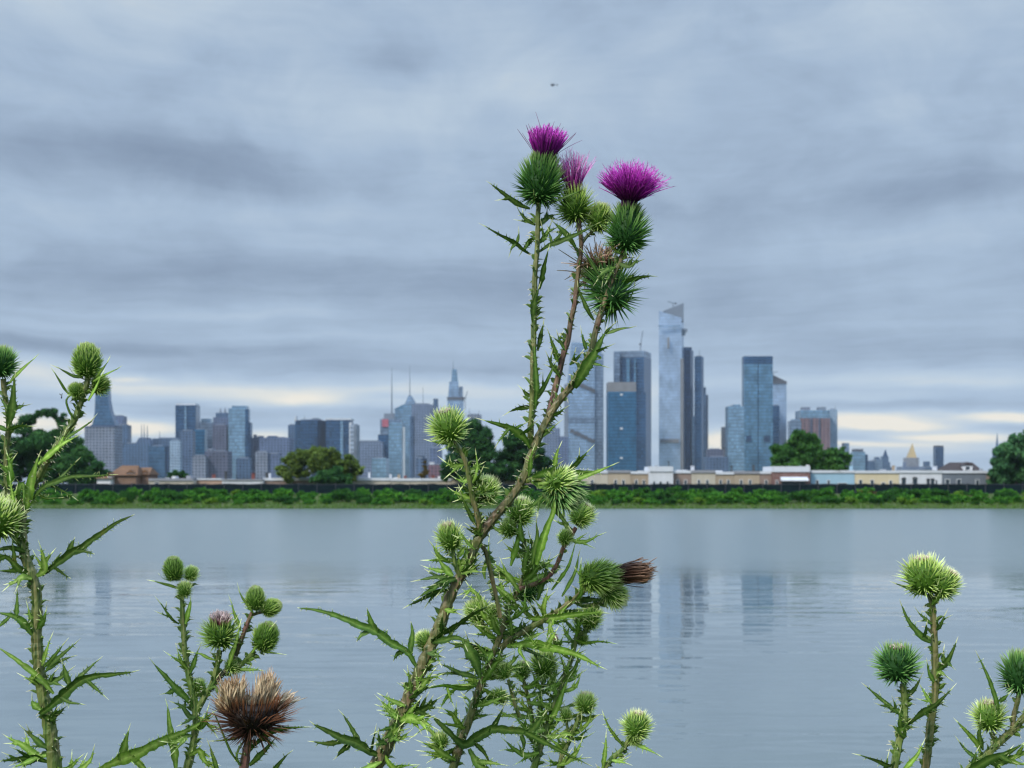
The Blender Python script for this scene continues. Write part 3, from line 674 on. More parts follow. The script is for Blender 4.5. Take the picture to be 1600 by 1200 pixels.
Wn = lambda *c: [(x, 758, 3.6, 8, False) for x in c]
house('beige row house half hidden behind the leafy thistle cluster', 893, 950, 737, 'stone', windows=Wn(905, 925), extras=[('box', 905, 925, 733, 'metal')])
house('sandy beige row house with a dark roof edge below the shorter teal tower', 950, 985, 736.5, 'beige', 'droof', windows=Wn(962, 974), extras=[('vent', 958, 732, 2)])
house('tan row house with a white roof below the dark blue framed tower', 985, 1014.5, 738, 'tan', windows=Wn(994, 1006), extras=[('box', 1000, 1008, 735.5, 'trim')])
house('white row house with a raised white roof below the tallest silvery tower', 1014.5, 1052, 734.5, 'white', parapet=2.6, D=331, windows=[(1022, 757, 3, 5, False), (1032, 757, 3, 5, False), (1043, 757, 3, 5, False)], extras=[('vent', 1047, 722, 1.6), ('chimney', 1027, 728, 4, 'metal')])
house('brown row house right of the white one, with patches of white roof', 1052, 1080, 737, 'brown', windows=Wn(1059, 1071), extras=[('box', 1062, 1077, 734, 'roof')])
house('grey beige wide row house with one white chimney', 1080, 1118, 736.5, 'stone', 'droof', windows=Wn(1092, 1105), extras=[('chimney', 1084, 728.5, 5, 'roof'), ('box', 1086, 1112, 734.5, 'metal')])
house('pale brown row house with a bright white roof patch, left of the olive tan house', 1118, 1147, 739, 'tan', windows=Wn(1126, 1138), extras=[('box', 1119, 1133, 735, 'roof'), ('vent', 1146, 729, 2.2)])
house('olive tan row house with two dark vents', 1147, 1187, 738, 'olive', 'droof', windows=Wn(1158, 1172), extras=[('vent', 1181, 728, 3.2), ('box', 1150, 1168, 735.5, 'metal')])
house('narrow brown row house left of the dark red brick house', 1187, 1207, 738, 'brown', windows=Wn(1197))
house('dark red brick house with a white fascia and a white awning', 1207, 1266, 735, 'redb', D=332, parapet=2.8, windows=[(1214, 757, 3, 6, False)], extras=[('awning', 1219, 1261, 745, 750), ('doorway', 1222, 1258, 751.5), ('chimney', 1265, 727, 4, 'trim')])
house('light blue painted row house with two small windows', 1266.5, 1335.5, 736.5, 'blue', windows=[(1277, 757, 3.6, 6.5, False), (1294.5, 757, 3.6, 6.5, False), (1316, 757, 13, 2.2, False)], extras=[('chimney', 1311, 729, 4, 'tan'), ('chimney', 1333, 728, 5, 'blue')])
house('pale yellow row house between the light blue and the white house', 1335.5, 1405, 737, 'yellow', windows=[(1344.5, 757, 4.5, 7, False), (1362.5, 757, 4.5, 7, False), (1391.5, 757, 4, 6, False), (1380, 757, 5, 3, False)], extras=[('chimney', 1400, 728, 4, 'tan'), ('box', 1386, 1392, 733, 'metal')])
house('white row house with arched windows right of the yellow house', 1405, 1472, 736.5, 'white', windows=[(1412, 756, 5, 7, True), (1429.5, 756, 5.5, 7.5, True), (1450, 757, 3, 7, True), (1457, 757, 4, 7, True), (1463, 757, 2.5, 7, False)], extras=[('chimney', 1465, 729, 6, 'roof'), ('coping', 1436, 1471, 734.5, 'trim'), ('vent', 1445, 738, 1.2)])
house('dark grey row house left of the far right tree', 1472, 1541, 737, 'grey', windows=[(1480.5, 757, 6, 8, False), (1498, 757, 6, 8, False), (1527, 757, 5, 7, False)], extras=[('vent', 1516, 731, 2), ('chimney', 1538, 733, 4, 'metal')])
house('dark grey flat house mostly behind the far right tree', 1541, 1640, 738, 'brown', windows=Wn(1560, 1600))
# left half, roofs seen just above the fence
house('long low house with a pale roof line and tan wall, left of the olive tree', 232, 302, 749, 'stone', 'droof', windows=[(245, 757, 6, 3, False)], extras=[('box', 262, 268, 744, 'trim'), ('chimney', 258, 747, 5, 'roof')])
house('long low salmon walled house with a thin white roof line', 280, 347, 747.5, 'salmon', parapet=.8, D=338, extras=[('chimney', 331, 742, 5, 'chim'), ('box', 285, 292, 743, 'droof')])
house('low grey white house with dark roof vents left of the olive tree', 347, 411, 748.5, 'white', 'droof', parapet=.7, extras=[('vent', 349, 738, 4), ('chimney', 393, 740, 5, 'chim')])
house('low house with one white chimney stack, before the olive tree', 411, 496, 748.5, 'brown', D=336, extras=[('chimney', 480, 731.5, 6, 'roof'), ('vent', 414, 740, 5), ('chimney', 419, 740, 3, 'roof')])
house('low house with bright roof and thin pipe, right of the dark round bush', 545, 610, 748.5, 'stone', D=336, extras=[('chimney', 575.5, 739, 2.6, 'trim'), ('vent', 557, 744, 1.5), ('chimney', 609, 742, 3.5, 'roof')])
house('low house with a row of white roof hatches below the pale blue slab', 610, 660, 749, 'stone', 'roof', D=336, extras=[('box', 613, 622, 746, 'trim'), ('chimney', 622, 742, 4, 'tan'), ('chimney', 632, 744, 4, 'chim')])
house('low house with red flecked roof edge below the pinkish red block', 660, 705, 749, 'stone', 'roof', D=336, extras=[('chimney', 676, 743, 5, 'chim'), ('box', 683, 689, 744, 'trim'), ('vent', 691, 743, 3)])
house('low house with grey mottled roof under the dark middle trees', 705, 762, 747, 'stone', 'droof', D=336, windows=[(720, 757, 4, 4, False)], extras=[('box', 712, 735, 745, 'roof')])
house('tan house with a clean white roof behind the leaning stem', 762, 835, 740, 'tan', parapet=3.0, windows=Wn(785, 812))
house('brown house between the leaning stem and the leafy cluster', 835, 893, 740, 'brown', windows=Wn(850, 872))

def gable(label, x0, x1, ridge, eave, D, mats, dormer=None, chim=None):
    X = lambda c: (c - CX) * D / F
    Z = lambda r_: EYE + (HY - r_) * D / F
    org = (X((x0 + x1) / 2), D, 2.7)
    r = empty('gabled_house', org, label, 'house', 'gabled houses beyond the fence')
    MB().box(X(x0) + .2, X(x1) - .2, D, D + 9, 2.6, Z(eave)).obj('wall', HM[mats[0]], r, org)
    q = MB(); xm = (X(x0) + X(x1)) / 2
    w = X(x1) - X(x0)
    q.add([(X(x0) - .2, D - .5, Z(eave) - .1), (X(x1) + .2, D - .5, Z(eave) - .1), (X(x1) + .2, D + 9.5, Z(eave) - .1), (X(x0) - .2, D + 9.5, Z(eave) - .1), (X(x0) + .28 * w, D + 4.5, Z(ridge)), (X(x1) - .12 * w, D + 4.5, Z(ridge))],
          [(0, 3, 2, 1), (0, 1, 5, 4), (2, 3, 4, 5), (3, 0, 4), (1, 2, 5)])
    q.obj('roof', HM[mats[1]], r, org)
    for dm in (dormer or []):
        a, b, t, bt = dm
        d = MB(); d.box(X(a), X(b), D + .2, D + 4, Z(bt), Z(t))
        o = d.obj('dormer', HM['trim'], r, org)
        p = MB(); c = X((a + b) / 2); p.box(c - .35, c + .35, D + .12, D + .198, Z(bt) + .25, Z(t) - .35); p.obj('window', HM['pane'], o, org)
        rr = MB(); rr.add([(X(a) - .2, D, Z(t)), (X(b) + .2, D, Z(t)), (X(b) + .2, D + 4.2, Z(t)), (X(a) - .2, D + 4.2, Z(t)), (c, D, Z(t) + .8), (c, D + 4.2, Z(t) + .8)], [(0, 3, 2, 1), (0, 1, 4), (2, 3, 5), (0, 4, 5, 3), (1, 2, 5, 4)])
        rr.obj('dormer_roof', HM[mats[1]], o, org)
    if chim:
        cx, t, w_ = chim
        h = w_ * D / F / 2
        MB().box(X(cx) - h, X(cx) + h, D + .6, D + .6 + 2 * h, Z(eave) - .2, Z(t)).obj('chimney', HM['chim'], r, org)
gable('orange brown hipped house with a white dormer, left of the dark red chimney', 170, 214, 727, 742, 333, ('brickr', 'shingle'), dormer=[(198, 210, 739, 750)])
gable('orange brown gabled house with a white dormer and a dark red chimney', 207, 233, 730, 741, 337, ('brickr', 'shingle'), dormer=[(221, 231, 739, 749)], chim=(215, 731, 5))
gable('small pale house with a white gable at the edge of the left trees', 150, 174, 741, 747, 330, ('trim', 'shingle'), dormer=[(168, 174, 744, 749)])
gable('brown pitched roof house with a pale gable behind the dark grey row house', 1475, 1536, 722, 737, 352, ('brown', 'darkroof'), dormer=[(1506, 1520, 727, 735)])

# ================================================================== screened fence
FY = 316.0
xa, xb = (-70 - CX) * FY / F, (1670 - CX) * FY / F
fr = empty('screened_fence', ((xa + xb) / 2, FY, 2.75), 'long dark green screened chain fence between the bank shrubs and the houses', 'fence')
fo = fr.location
rnd = random.Random(5)
m, nt = material('dark_screen')
co = nt.new('ShaderNodeTexCoord').outputs['Object']
k = nt.noise(nt.vm('MULTIPLY', co, (.35, 1, 1.2)), 1.0, 6, .65)
finish(nt, nt.ramp(k, [(.3, c4(.003, .008, .012)), (.6, c4(.006, .015, .019)), (.8, c4(.012, .024, .02))]), .95, spec=.05)
q = MB(); n = 300
tops = [4.78 + .10 * math.sin(i * .7) * rnd.random() + .12 * rnd.random() for i in range(n + 1)]
vs = []
for i in range(n + 1):
    X_ = xa + (xb - xa) * i / n
    vs += [(X_, FY, 2.7), (X_, FY, tops[i]), (X_, FY + .05, tops[i]), (X_, FY + .05, 2.7)]
q.add(vs, [f for i in range(n) for f in ((4*i, 4*i+4, 4*i+5, 4*i+1), (4*i+1, 4*i+5, 4*i+6, 4*i+2), (4*i+2, 4*i+6, 4*i+7, 4*i+3))])
q.obj('screen', m, fr, fo)
np_ = 60
pm = MB(); pm.tube([(0, 0, 0), (0, 0, 2.35)], .06, 8); pm.tube([(0, 0, 2.35), (0, 0, 2.45)], [.08, .03], 8)
pme = pm.mesh('post', FM['dark'])
for i in range(np_):
    X_ = xa + (xb - xa) * (i + .5) / np_
    o = link('post', pme, fr); o.location = (X_ - fo[0], -.12, -.05)
MB().tube([(xa, FY - .05, 4.72), (xb, FY - .05, 4.72)], .035, 6).obj('top_rail', FM['dark'], fr, fo)

# ================================================================== foliage
def leaf_cloud(rs, blobs, count, size, sub=12, subr=.42, fill=.45):
    """many small leaf clump faces scattered through sub clumps of the given spheres; returns verts, faces, t, h"""
    P, Tt, Hh = [], [], []
    cl = []
    for (bx, by, bz, br) in blobs:
        for k in range(sub):
            d = rs.normal(size=3); d /= np.linalg.norm(d)
            rr = br * (fill + (1.0 - fill) * rs.rand() ** .5)
            c = np.array((bx, by, bz)) + d * rr * np.array((1, 1, .92))
            cl.append((c, br * subr * (.6 + .7 * rs.rand()), rs.rand()))
    vol = np.array([c[1] ** 2 for c in cl]); cnt = np.maximum(6, (count * vol / vol.sum()).astype(int))
    for (c, r, tone), k in zip(cl, cnt):
        d = rs.normal(size=(k, 3)); d /= np.linalg.norm(d, axis=1)[:, None]
        p = c + d * (r * rs.rand(k, 1) ** .4) * np.array((1, 1, .75))
        P.append(p); Tt.append(np.clip(tone * .6 + rs.rand(k) * .4, 0, 1)); Hh.append(rs.rand(k))
    P = np.concatenate(P); Tt = np.concatenate(Tt); Hh = np.concatenate(Hh)
    n = len(P)
    u = rs.normal(size=(n, 3)); u /= np.linalg.norm(u, axis=1)[:, None]
    w = rs.normal(size=(n, 3)); w -= u * (u * w).sum(1)[:, None]; w /= np.linalg.norm(w, axis=1)[:, None]
    s = size * (.6 + .8 * rs.rand(n, 1))
    V = np.stack([P - u * s, P - w * s * .45, P + u * s * (.7 + .5 * rs.rand(n, 1)), P + w * s * .45], 1).reshape(-1, 3)
    Fc = np.arange(n * 4).reshape(-1, 4)
    return V, Fc, np.repeat(Tt, 4), np.repeat(Hh, 4)

def np_mesh(name, V, Fc, t, h, mat):
    me = bpy.data.meshes.new(name)
    me.vertices.add(len(V)); me.vertices.foreach_set('co', V.astype(np.float32).ravel())
    k = Fc.shape[1]
    me.loops.add(len(Fc) * k); me.loops.foreach_set('vertex_index', Fc.astype(np.int32).ravel())
    me.polygons.add(len(Fc)); me.polygons.foreach_set('loop_start', np.arange(0, len(Fc) * k, k, dtype=np.int32))
    for nm, arr in (('t', t), ('h', h)):
        a = me.attributes.new(nm, 'FLOAT', 'POINT'); a.data.foreach_set('value', arr.astype(np.float32))
    me.materials.append(mat); me.update(); me.validate()
    return me

def fol(name, dark, mid, light, transl=.25):
    return ramp_mat(name, [(0, c4(*dark)), (.5, c4(*mid)), (1, c4(*light))], .35, .7, transl, .08)
LM = dict(dark=fol('dark_foliage', (0.013, 0.049, 0.016), (0.026, 0.088, 0.025), (0.058, 0.153, 0.038)), mid=fol('mid_foliage', (0.018, 0.064, 0.017), (0.040, 0.122, 0.026), (0.081, 0.200, 0.043)),
  olive=fol('olive_foliage', (0.046, 0.082, 0.016), (0.098, 0.153, 0.030), (0.169, 0.234, 0.052)), blue=fol('blue_green_foliage', (0.022, 0.075, 0.032), (0.050, 0.143, 0.058), (0.100, 0.236, 0.092)),
  shrub=fol('shrub_foliage', (0.016, 0.075, 0.009), (0.042, 0.162, 0.016), (0.095, 0.267, 0.025)), shrubd=fol('dark_shrub_foliage', (0.009, 0.042, 0.008), (0.020, 0.085, 0.014), (0.045, 0.143, 0.020)), shruby=fol('yellow_green_foliage', (0.050, 0.124, 0.012), (0.100, 0.212, 0.019), (0.170, 0.298, 0.035)),
  rust=fol('rusty_foliage', (0.050, 0.038, 0.014), (0.100, 0.075, 0.023), (0.140, 0.111, 0.035)))
bark = plain('bark', (.045, .036, .028), .9, .3, 2.0)

def tree(label, D, blobs, trunk, mat, count, size=.34, group=None, seed=1, name='tree', sub=13, subr=.55, fill=.25):
    """blobs: (column, row, radius in px, depth offset m) of the crown's masses; trunk: column of the foot"""
    rs = np.random.RandomState(seed); rnd = random.Random(seed)
    base = at(trunk, HY, D); base.z = 2.6
    r = empty(name, base, label, 'tree', group)
    W_ = []
    for b in blobs:
        o = b[3] if len(b) > 3 else rnd.uniform(-1, 1) * b[2] * .1
        c = at(b[0], b[1], D); W_.append((c.x, D + o, c.z, b[2] * D / F))
    B = MB()
    top = max(w[2] for w in W_); mx = sum(w[0] * w[3] for w in W_) / sum(w[3] for w in W_)
    fork = Vector((base.x * .6 + mx * .4, D, base.z + (top - base.z) * .38))
    tr = .018 * (top - base.z) + .12
    B.tube([base, base.lerp(fork, .5) + Vector((.15, 0, 0)), fork], [tr * 1.25, tr, tr * .8], 9)
    nodes = [fork]
    for (x_, y_, z_, rr) in sorted(W_, key=lambda w: (Vector((w[0], w[1], w[2])) - fork).length):
        e = Vector((x_, y_, z_ - rr * .1)); src = min(nodes, key=lambda q: (q - e).length)
        mid = src.lerp(e, .5) + Vector((rnd.uniform(-.2, .2), rnd.uniform(-.3, .3), -.1))
        g_ = tr * max(.16, .55 - .07 * (src - fork).length)
        B.tube([src, mid, e], [g_, g_ * .75, g_ * .5], 6)
        nodes.append(e)
        for k in range(5):
            d = Vector((rnd.gauss(0, 1), rnd.gauss(0, 1), rnd.gauss(.3, .8))).normalized() * rr * .9
            B.tube([mid.lerp(e, .5), e + d * .45, e + d * .8], [tr * .14, tr * .08, tr * .03], 4)
    B.obj('trunk', bark, r, base)
    V_, Fc, t, h = leaf_cloud(rs, W_, int(count * 1.7), size * 1.12, sub, subr, fill)
    link('crown', np_mesh('crown', V_ - np.array(base), Fc, t, h, LM[mat]), r)
    return r
tree('tall dark tree with an arching crown and a hole of sky', 338, [(40,668,15),(48,654,9),(60,647,7),(72,645,7),(85,647,8),(97,656,9),(103,671,12),(85,683,17),(50,690,20),(66,692,17),(68,704,24),(30,700,22),(108,693,17),(25,725,22),(60,728,24),(95,725,24)], 70, 'dark', 22000, .34, None, 11, sub=12)
tree('broad dark round tree hanging over the gabled houses at the left', 334, [(118,712,20),(105,732,22),(135,728,20),(152,738,15),(165,745,10),(125,748,18),(88,742,20),(150,752,10)], 118, 'dark', 9000, .34, None, 12)
tree('dark tree cut by the left edge behind the tallest left buds', 336, [(-15,690,28),(5,712,24),(-30,720,30),(18,738,20),(-5,742,24)], -10, 'dark', 8000, .34, None, 13)
tree('wide olive green tree in front of the cluttered dark block', 333, [(498,705,13),(475,712,15),(520,710,14),(455,724,14),(545,724,13),(500,722,20),(475,732,17),(438,738,10),(560,733,9),(525,730,18),(450,740,12),(548,742,10)], 500, 'olive', 10000, .32, None, 14, sub=14, subr=.5)
tree('low dark round bush standing before the olive tree', 326, [(520,741,13),(505,748,11),(536,747,11),(520,752,14),(492,753,8),(546,753,7)], 520, 'dark', 5000, .28, None, 15, 'bush')
tree('large dark tree left of the leaning stem', 332, [(738,672,16),(728,688,18),(752,690,20),(718,708,18),(742,712,22),(766,712,20),(705,728,14),(725,735,18),(755,735,20),(780,735,16),(700,742,10)], 740, 'dark', 12000, .34, None, 16)
tree('dark tree behind the leaning stem', 335, [(800,690,16),(815,700,18),(790,712,14),(832,712,18),(850,724,13),(812,725,20),(840,738,15),(800,738,16),(860,740,8)], 818, 'dark', 9000, .34, None, 17)
tree('small dark tree peeping over the salmon walled house', 345, [(276,740,6),(284,741,5),(268,743,5),(290,744,4),(274,745,6)], 277, 'dark', 900, .32, None, 18, sub=8)
tree('tallest crown of the tree cluster right of the mid blue glass tower', 338, [(1255,683,13),(1243,690,12),(1267,690,12),(1256,700,15),(1274,704,10),(1246,712,13),(1262,716,14)], 1256, 'mid', 6000, .34, 'trees of the middle cluster', 19)
tree('low left tree of the cluster beside the mid blue glass tower', 336, [(1218,703,10),(1212,716,9),(1228,710,12),(1222,725,13),(1238,726,12),(1210,730,6)], 1222, 'mid', 4500, .34, 'trees of the middle cluster', 20)
tree('low wide right tree of the cluster behind the light blue house', 337, [(1298,712,12),(1312,706,10),(1322,716,9),(1285,716,12),(1305,726,13),(1322,729,8),(1272,728,12),(1290,732,10)], 1300, 'mid', 5000, .34, 'trees of the middle cluster', 21)
tree('bushy blue green tree at the right edge beside the dark grey house', 328, [(1585,696,16),(1602,688,14),(1566,708,15),(1590,716,22),(1558,724,14),(1612,712,22),(1570,738,18),(1552,740,10),(1598,742,22),(1620,740,20),(1560,752,12)], 1588, 'blue', 12000, .36, None, 22, sub=15)
tree('thin dark reddish conifer beside the pinkish red block', 345, [(664,722,2.5),(663,729,3.4),(665,736,4.4),(662,742,5)], 664, 'rust', 700, .25, None, 23, sub=7, fill=.2)

# shrubs of the far bank: six kinds copied along three rows
rs = np.random.RandomState(3); rnd = random.Random(3)
SHL = 'leafy green shrub among others on the slope of the far bank'
protos = []
for k, mt in enumerate(('shrub', 'shrub', 'shrubd', 'shrub', 'shruby', 'shrubd')):
    bl = [(rs.uniform(-1.2, 1.2), rs.uniform(-.6, .6), rs.uniform(.5, 1.25), rs.uniform(.5, .85)) for _ in range(6)]
    V_, Fc, t, h = leaf_cloud(rs, bl, 2000, .18, 9, .5, .3)
    st = MB()
    for b in bl: st.tube([(b[0] * .15, b[1] * .15, -.15), (b[0] * .6, b[1] * .6, b[2] * .6), (b[0], b[1], b[2])], [.05, .03, .012], 5)
    protos.append((np_mesh('foliage', V_, Fc, t, h, LM[mt]), st.mesh('stem', bark)))
def shrub(k, x_, y_, s, label, first=[True]):
    r = empty('shrub', (x_, y_, gz(x_, y_) - .05), label, 'shrub', 'shrubs along the far reservoir bank')
    r.scale = (s * rnd.uniform(1.0, 1.5), s, s * rnd.uniform(.85, 1.15)); r.rotation_euler = (0, 0, rnd.uniform(0, 6.28) if False else rnd.choice([0, math.pi]))
    link('foliage', protos[k][0], r); link('stem', protos[k][1], r)
    return r
for row, (y0, s0, step) in enumerate(((309.5, .80, 3.4), (304.5, 1.02, 3.4), (299.3, 1.10, 3.5), (295.2, .70, 3.4))):
    X_ = -121 + row * 1.3
    while X_ < 121:
        # the shrubs thin out where the photograph shows open grass, at the far left of the bank
        if not (row > 2 and rnd.random() < .25):
            k = rnd.choices(range(6), [4, 4, 3, 4, 1.2 if row < 3 else 5, 3])[0]
            shrub(k, X_ + rnd.uniform(-1, 1), y0 + rnd.uniform(-1.3, 1.3), s0 * rnd.uniform(.7, 1.25) * (1.0 if X_ > -88 else .8), SHL)
        X_ += step * rnd.uniform(.7, 1.3)
rk = rs.RandomState if False else None
bl = [(rs.uniform(-1.0, 1.0), rs.uniform(-.5, .5), rs.uniform(.5, 1.2), rs.uniform(.4, .7)) for _ in range(5)]
V_, Fc, t, h = leaf_cloud(rs, bl, 1300, .16, 8, .5, .3)
p = at(1355, 766, 306.5)
r = empty('rusty_shrub', (p.x, 306.5, gz(p.x, 306.5)), 'rusty brown shrub among the green ones below the pale yellow house', 'shrub')
r.scale = (1.3, 1, 1.1)
link('foliage', np_mesh('foliage', V_, Fc, t, h, LM['rust']), r)
st = MB(); st.tube([(0, 0, -.1), (.1, 0, .8)], [.06, .03], 6); st.obj('stem', bark, r)

def grass(name, label, pts, hmin, hmax, w, mat, seed):
    q = np.random.RandomState(seed)
    pts = np.array(pts); n = len(pts)
    a = q.rand(n) * 6.283; hh = q.uniform(hmin, hmax, n)
    dx, dy = np.cos(a) * w, np.sin(a) * w
    lean = q.normal(0, .35, (n, 2)) * hh[:, None]
    b1 = pts + np.stack([dx, dy, np.zeros(n)], 1); b2 = pts - np.stack([dx, dy, np.zeros(n)], 1)
    mid = pts + np.stack([lean[:, 0] * .4, lean[:, 1] * .4, hh * .6], 1)
    m1 = mid + np.stack([dx, dy, np.zeros(n)], 1) * .7; m2 = mid - np.stack([dx, dy, np.zeros(n)], 1) * .7
    tip = pts + np.stack([lean[:, 0], lean[:, 1], hh], 1)
    V_ = np.stack([b1, b2, m2, m1, tip], 1).reshape(-1, 3)
    i = np.arange(n)[:, None] * 5
    Fc = np.concatenate([i + np.array([[0, 1, 2]]), i + np.array([[0, 2, 3]]), i + np.array([[3, 2, 4]])])
    tt = np.tile([0, 0, .6, .6, 1.0], n); hv = np.repeat(q.rand(n), 5)
    o = link(name, np_mesh(name, V_, Fc, tt, hv, mat))
    return tag(o, label, 'grass', kind='stuff')
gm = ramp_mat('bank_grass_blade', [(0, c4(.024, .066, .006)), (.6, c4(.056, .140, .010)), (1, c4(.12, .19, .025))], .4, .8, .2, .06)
pts = []
for i in range(22000):
    X_ = rnd.uniform(-125, 125); Y_ = SH - .1 + 22 * rnd.random() ** 1.6
    pts.append((X_, Y_, gz(X_, Y_) - .03))
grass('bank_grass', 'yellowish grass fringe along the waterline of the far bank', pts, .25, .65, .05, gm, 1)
pts = []
for i in range(9000):
    X_ = rnd.uniform(-3.5, 3.5); Y_ = rnd.uniform(-1.2, 6.5)
    if abs(X_) < .5 and Y_ < .5: continue
    pts.append((X_, Y_, gz(X_, Y_) - .02))
grass('meadow_grass', 'rough grass on the near bank at the feet of the thistles', pts, .12, .34, .004, gm, 2)

# ================================================================== helicopter and insect
HD = 1600.0
c = at(863.8, 132.6, HD)
r = empty('helicopter', c, 'tiny dark helicopter high in the overcast sky', 'helicopter')
dm_ = plain('dark_aircraft_paint', (.035, .045, .06), .35, .1, 1.0)
q = MB(); prof = [(-2.6, .05), (-2.3, .55), (-1.6, .95), (-.6, 1.15), (.6, 1.05), (1.4, .7), (2.0, .35), (2.3, .2)]
q.tube([(c.x + a, c.y, c.z + .1 * a * 0) for a, _ in prof], [b for _, b in prof], 14); q.obj('fuselage', dm_, r, c, True)
q = MB(); q.tube([(c.x + 2.0, c.y, c.z + .15), (c.x + 5.2, c.y, c.z - .1)], [.32, .16], 10); q.obj('tail_boom', dm_, r, c)
q = MB(); q.prism([(c.x + 4.6, c.y - .06), (c.x + 5.4, c.y - .06), (c.x + 5.4, c.y + .06), (c.x + 4.6, c.y + .06)], c.z - 1.1, c.z + .7); q.obj('tail_fin', dm_, r, c)
q = MB(); q.box(c.x + 5.05, c.x + 5.2, c.y - .25, c.y - .2, c.z - .75, c.z + .75); q.obj('tail_rotor', dm_, r, c)
q = MB(); q.tube([(c.x, c.y, c.z + 1.0), (c.x, c.y, c.z + 1.75)], [.25, .12], 8); q.obj('rotor_mast', dm_, r, c)
q = MB(); q.box(c.x - 4.2, c.x + 4.2, c.y - .13, c.y + .13, c.z + 1.68, c.z + 1.74); q.obj('main_rotor', dm_, r, c)
for s in (-1, 1):
    q = MB(); q.tube([(c.x - 1.8, c.y + s, c.z - 1.4), (c.x + 1.3, c.y + s, c.z - 1.4)], .07, 6)
    for a in (-1, .7): q.tube([(c.x + a, c.y + s * .5, c.z - .7), (c.x + a, c.y + s, c.z - 1.4)], .06, 6)
    q.obj('skid', dm_, r, c)
ID = 1.24
c = at(95.8, 618.5, ID); u = ID / F
r = empty('flying_insect', c, 'tiny dark flying insect with raised wings left of the tall left bud', 'insect')
im = plain('insect_body', (.012, .016, .022), .5, .1, 100); iw = plain('insect_wing', (.10, .12, .13), .4, .1, 100)
q = MB(); q.tube([c + Vector((.8, 0, .6)) * u, c + Vector((.5, 0, -1.4)) * u, c + Vector((.2, 0, -3.0)) * u, c + Vector((.0, 0, -4.3)) * u], [.5 * u, .8 * u, 1.2 * u, .5 * u], 8); q.obj('body', im, r, c, True)
for sx, tx, tz in ((-1, -3.4, 4.0), (1, 1.7, 4.4)):
    q = MB(); tip = Vector((tx, -.8 * sx, tz)) * u; a = Vector((.4, 0, -.4)) * u
    side = Vector((.9, .15, .5)) * u
    mid = a.lerp(tip, .6)
    q.add([c + a, c + mid + side, c + tip, c + mid - side, c + a + Vector((0, .15, 0)) * u, c + mid + side + Vector((0, .15, 0)) * u, c + tip + Vector((0, .15, 0)) * u, c + mid - side + Vector((0, .15, 0)) * u],
          [(0, 1, 2, 3), (7, 6, 5, 4), (0, 4, 5, 1), (1, 5, 6, 2), (2, 6, 7, 3), (3, 7, 4, 0)])
    q.obj('wing', iw, r, c)
# ================================================================== thistles
def c3(*a): return c4(*a)
TM = dict(
 leaf=None,
 bract=ramp_mat('thistle_bract', [(0, c4(.060, .145, .016)), (.26, c4(.160, .295, .045)), (.50, c4(.31, .47, .10)), (.76, c4(.50, .61, .23)), (1, c4(.68, .69, .42))], .32, .55, .18, .15),
 bractd=ramp_mat('thistle_bract_dark', [(0, c4(.024, .088, .020)), (.32, c4(.075, .205, .046)), (.60, c4(.19, .35, .10)), (.84, c4(.37, .48, .21)), (1, c4(.50, .52, .36))], .32, .55, .15, .15),
 bractp=ramp_mat('thistle_bract_pale', [(0, c4(.090, .20, .024)), (.25, c4(.26, .42, .070)), (.50, c4(.46, .62, .17)), (.74, c4(.65, .74, .37)), (1, c4(.84, .84, .62))], .30, .55, .18, .15),
 bractb=ramp_mat('dry_bract', [(0, c4(.014, .007, .005)), (.4, c4(.055, .021, .010)), (.75, c4(.16, .062, .024)), (1, c4(.34, .18, .08))], .4, .6, .05),
 purple=ramp_mat('purple_floret', [(0, c4(.055, .003, .060)), (.35, c4(.25, .008, .27)), (.75, c4(.50, .026, .50)), (1, c4(.68, .13, .64))], .35, .5, .30),
 pink=ramp_mat('faded_pink_floret', [(0, c4(.16, .02, .14)), (.5, c4(.50, .09, .45)), (1, c4(.72, .30, .64))], .35, .5, .3),
 style=ramp_mat('dark_style', [(0, c4(.08, .01, .09)), (1, c4(.16, .09, .17))], .2, .5, 0),
 brown=ramp_mat('withered_floret', [(0, c4(.026, .012, .007)), (.5, c4(.090, .040, .024)), (1, c4(.26, .15, .095))], .5, .7, .15),
 straw=ramp_mat('pale_withered_floret', [(0, c4(.12, .05, .03)), (.5, c4(.36, .20, .13)), (1, c4(.60, .45, .34))], .4, .7, .2),
 blush=ramp_mat('blush_floret', [(0, c4(.14, .035, .05)), (.55, c4(.34, .15, .17)), (1, c4(.72, .62, .60))], .4, .6, .2),
 pappus=ramp_mat('straw_pappus', [(0, c4(.070, .026, .012)), (.3, c4(.30, .19, .10)), (.75, c4(.74, .62, .43)), (1, c4(.30, .17, .09))], .4, .55, .25),
)
def leaf_mat(name, stops):
    m, nt = material(name)
    co = nt.new('ShaderNodeTexCoord').outputs['Object']
    col = nt.ramp(nt.attr('t'), stops)
    k = nt.m('MULTIPLY_ADD', nt.attr('h'), .8, .6)
    k = nt.m('MULTIPLY', k, nt.mapr(nt.noise(co, 260, 4), .3, .7, .7, 1.3))
    col = nt.mix(1.0, col, nt.comb(k, k, k), 'MULTIPLY')
    old = nt.mapr(nt.noise(co, 38, 5, .65), .60, .74, 0, .55, True)      # yellowing patches
    col = nt.mix(old, col, c4(.17, .15, .035))
    finish(nt, col, .55, spec=.22, transl=.28, tcol=nt.mix(1.0, col, c4(1.6, 1.6, .5), 'MULTIPLY'), normal=bump(nt, nt.noise(co, 700, 3), .35, .0006))
    return m
TM['leaf'] = leaf_mat('thistle_leaf', [(0, c4(.022, .064, .009)), (.3, c4(.046, .112, .015)), (.55, c4(.120, .205, .038)), (.76, c4(.38, .44, .20)), (1, c4(.82, .80, .62))])
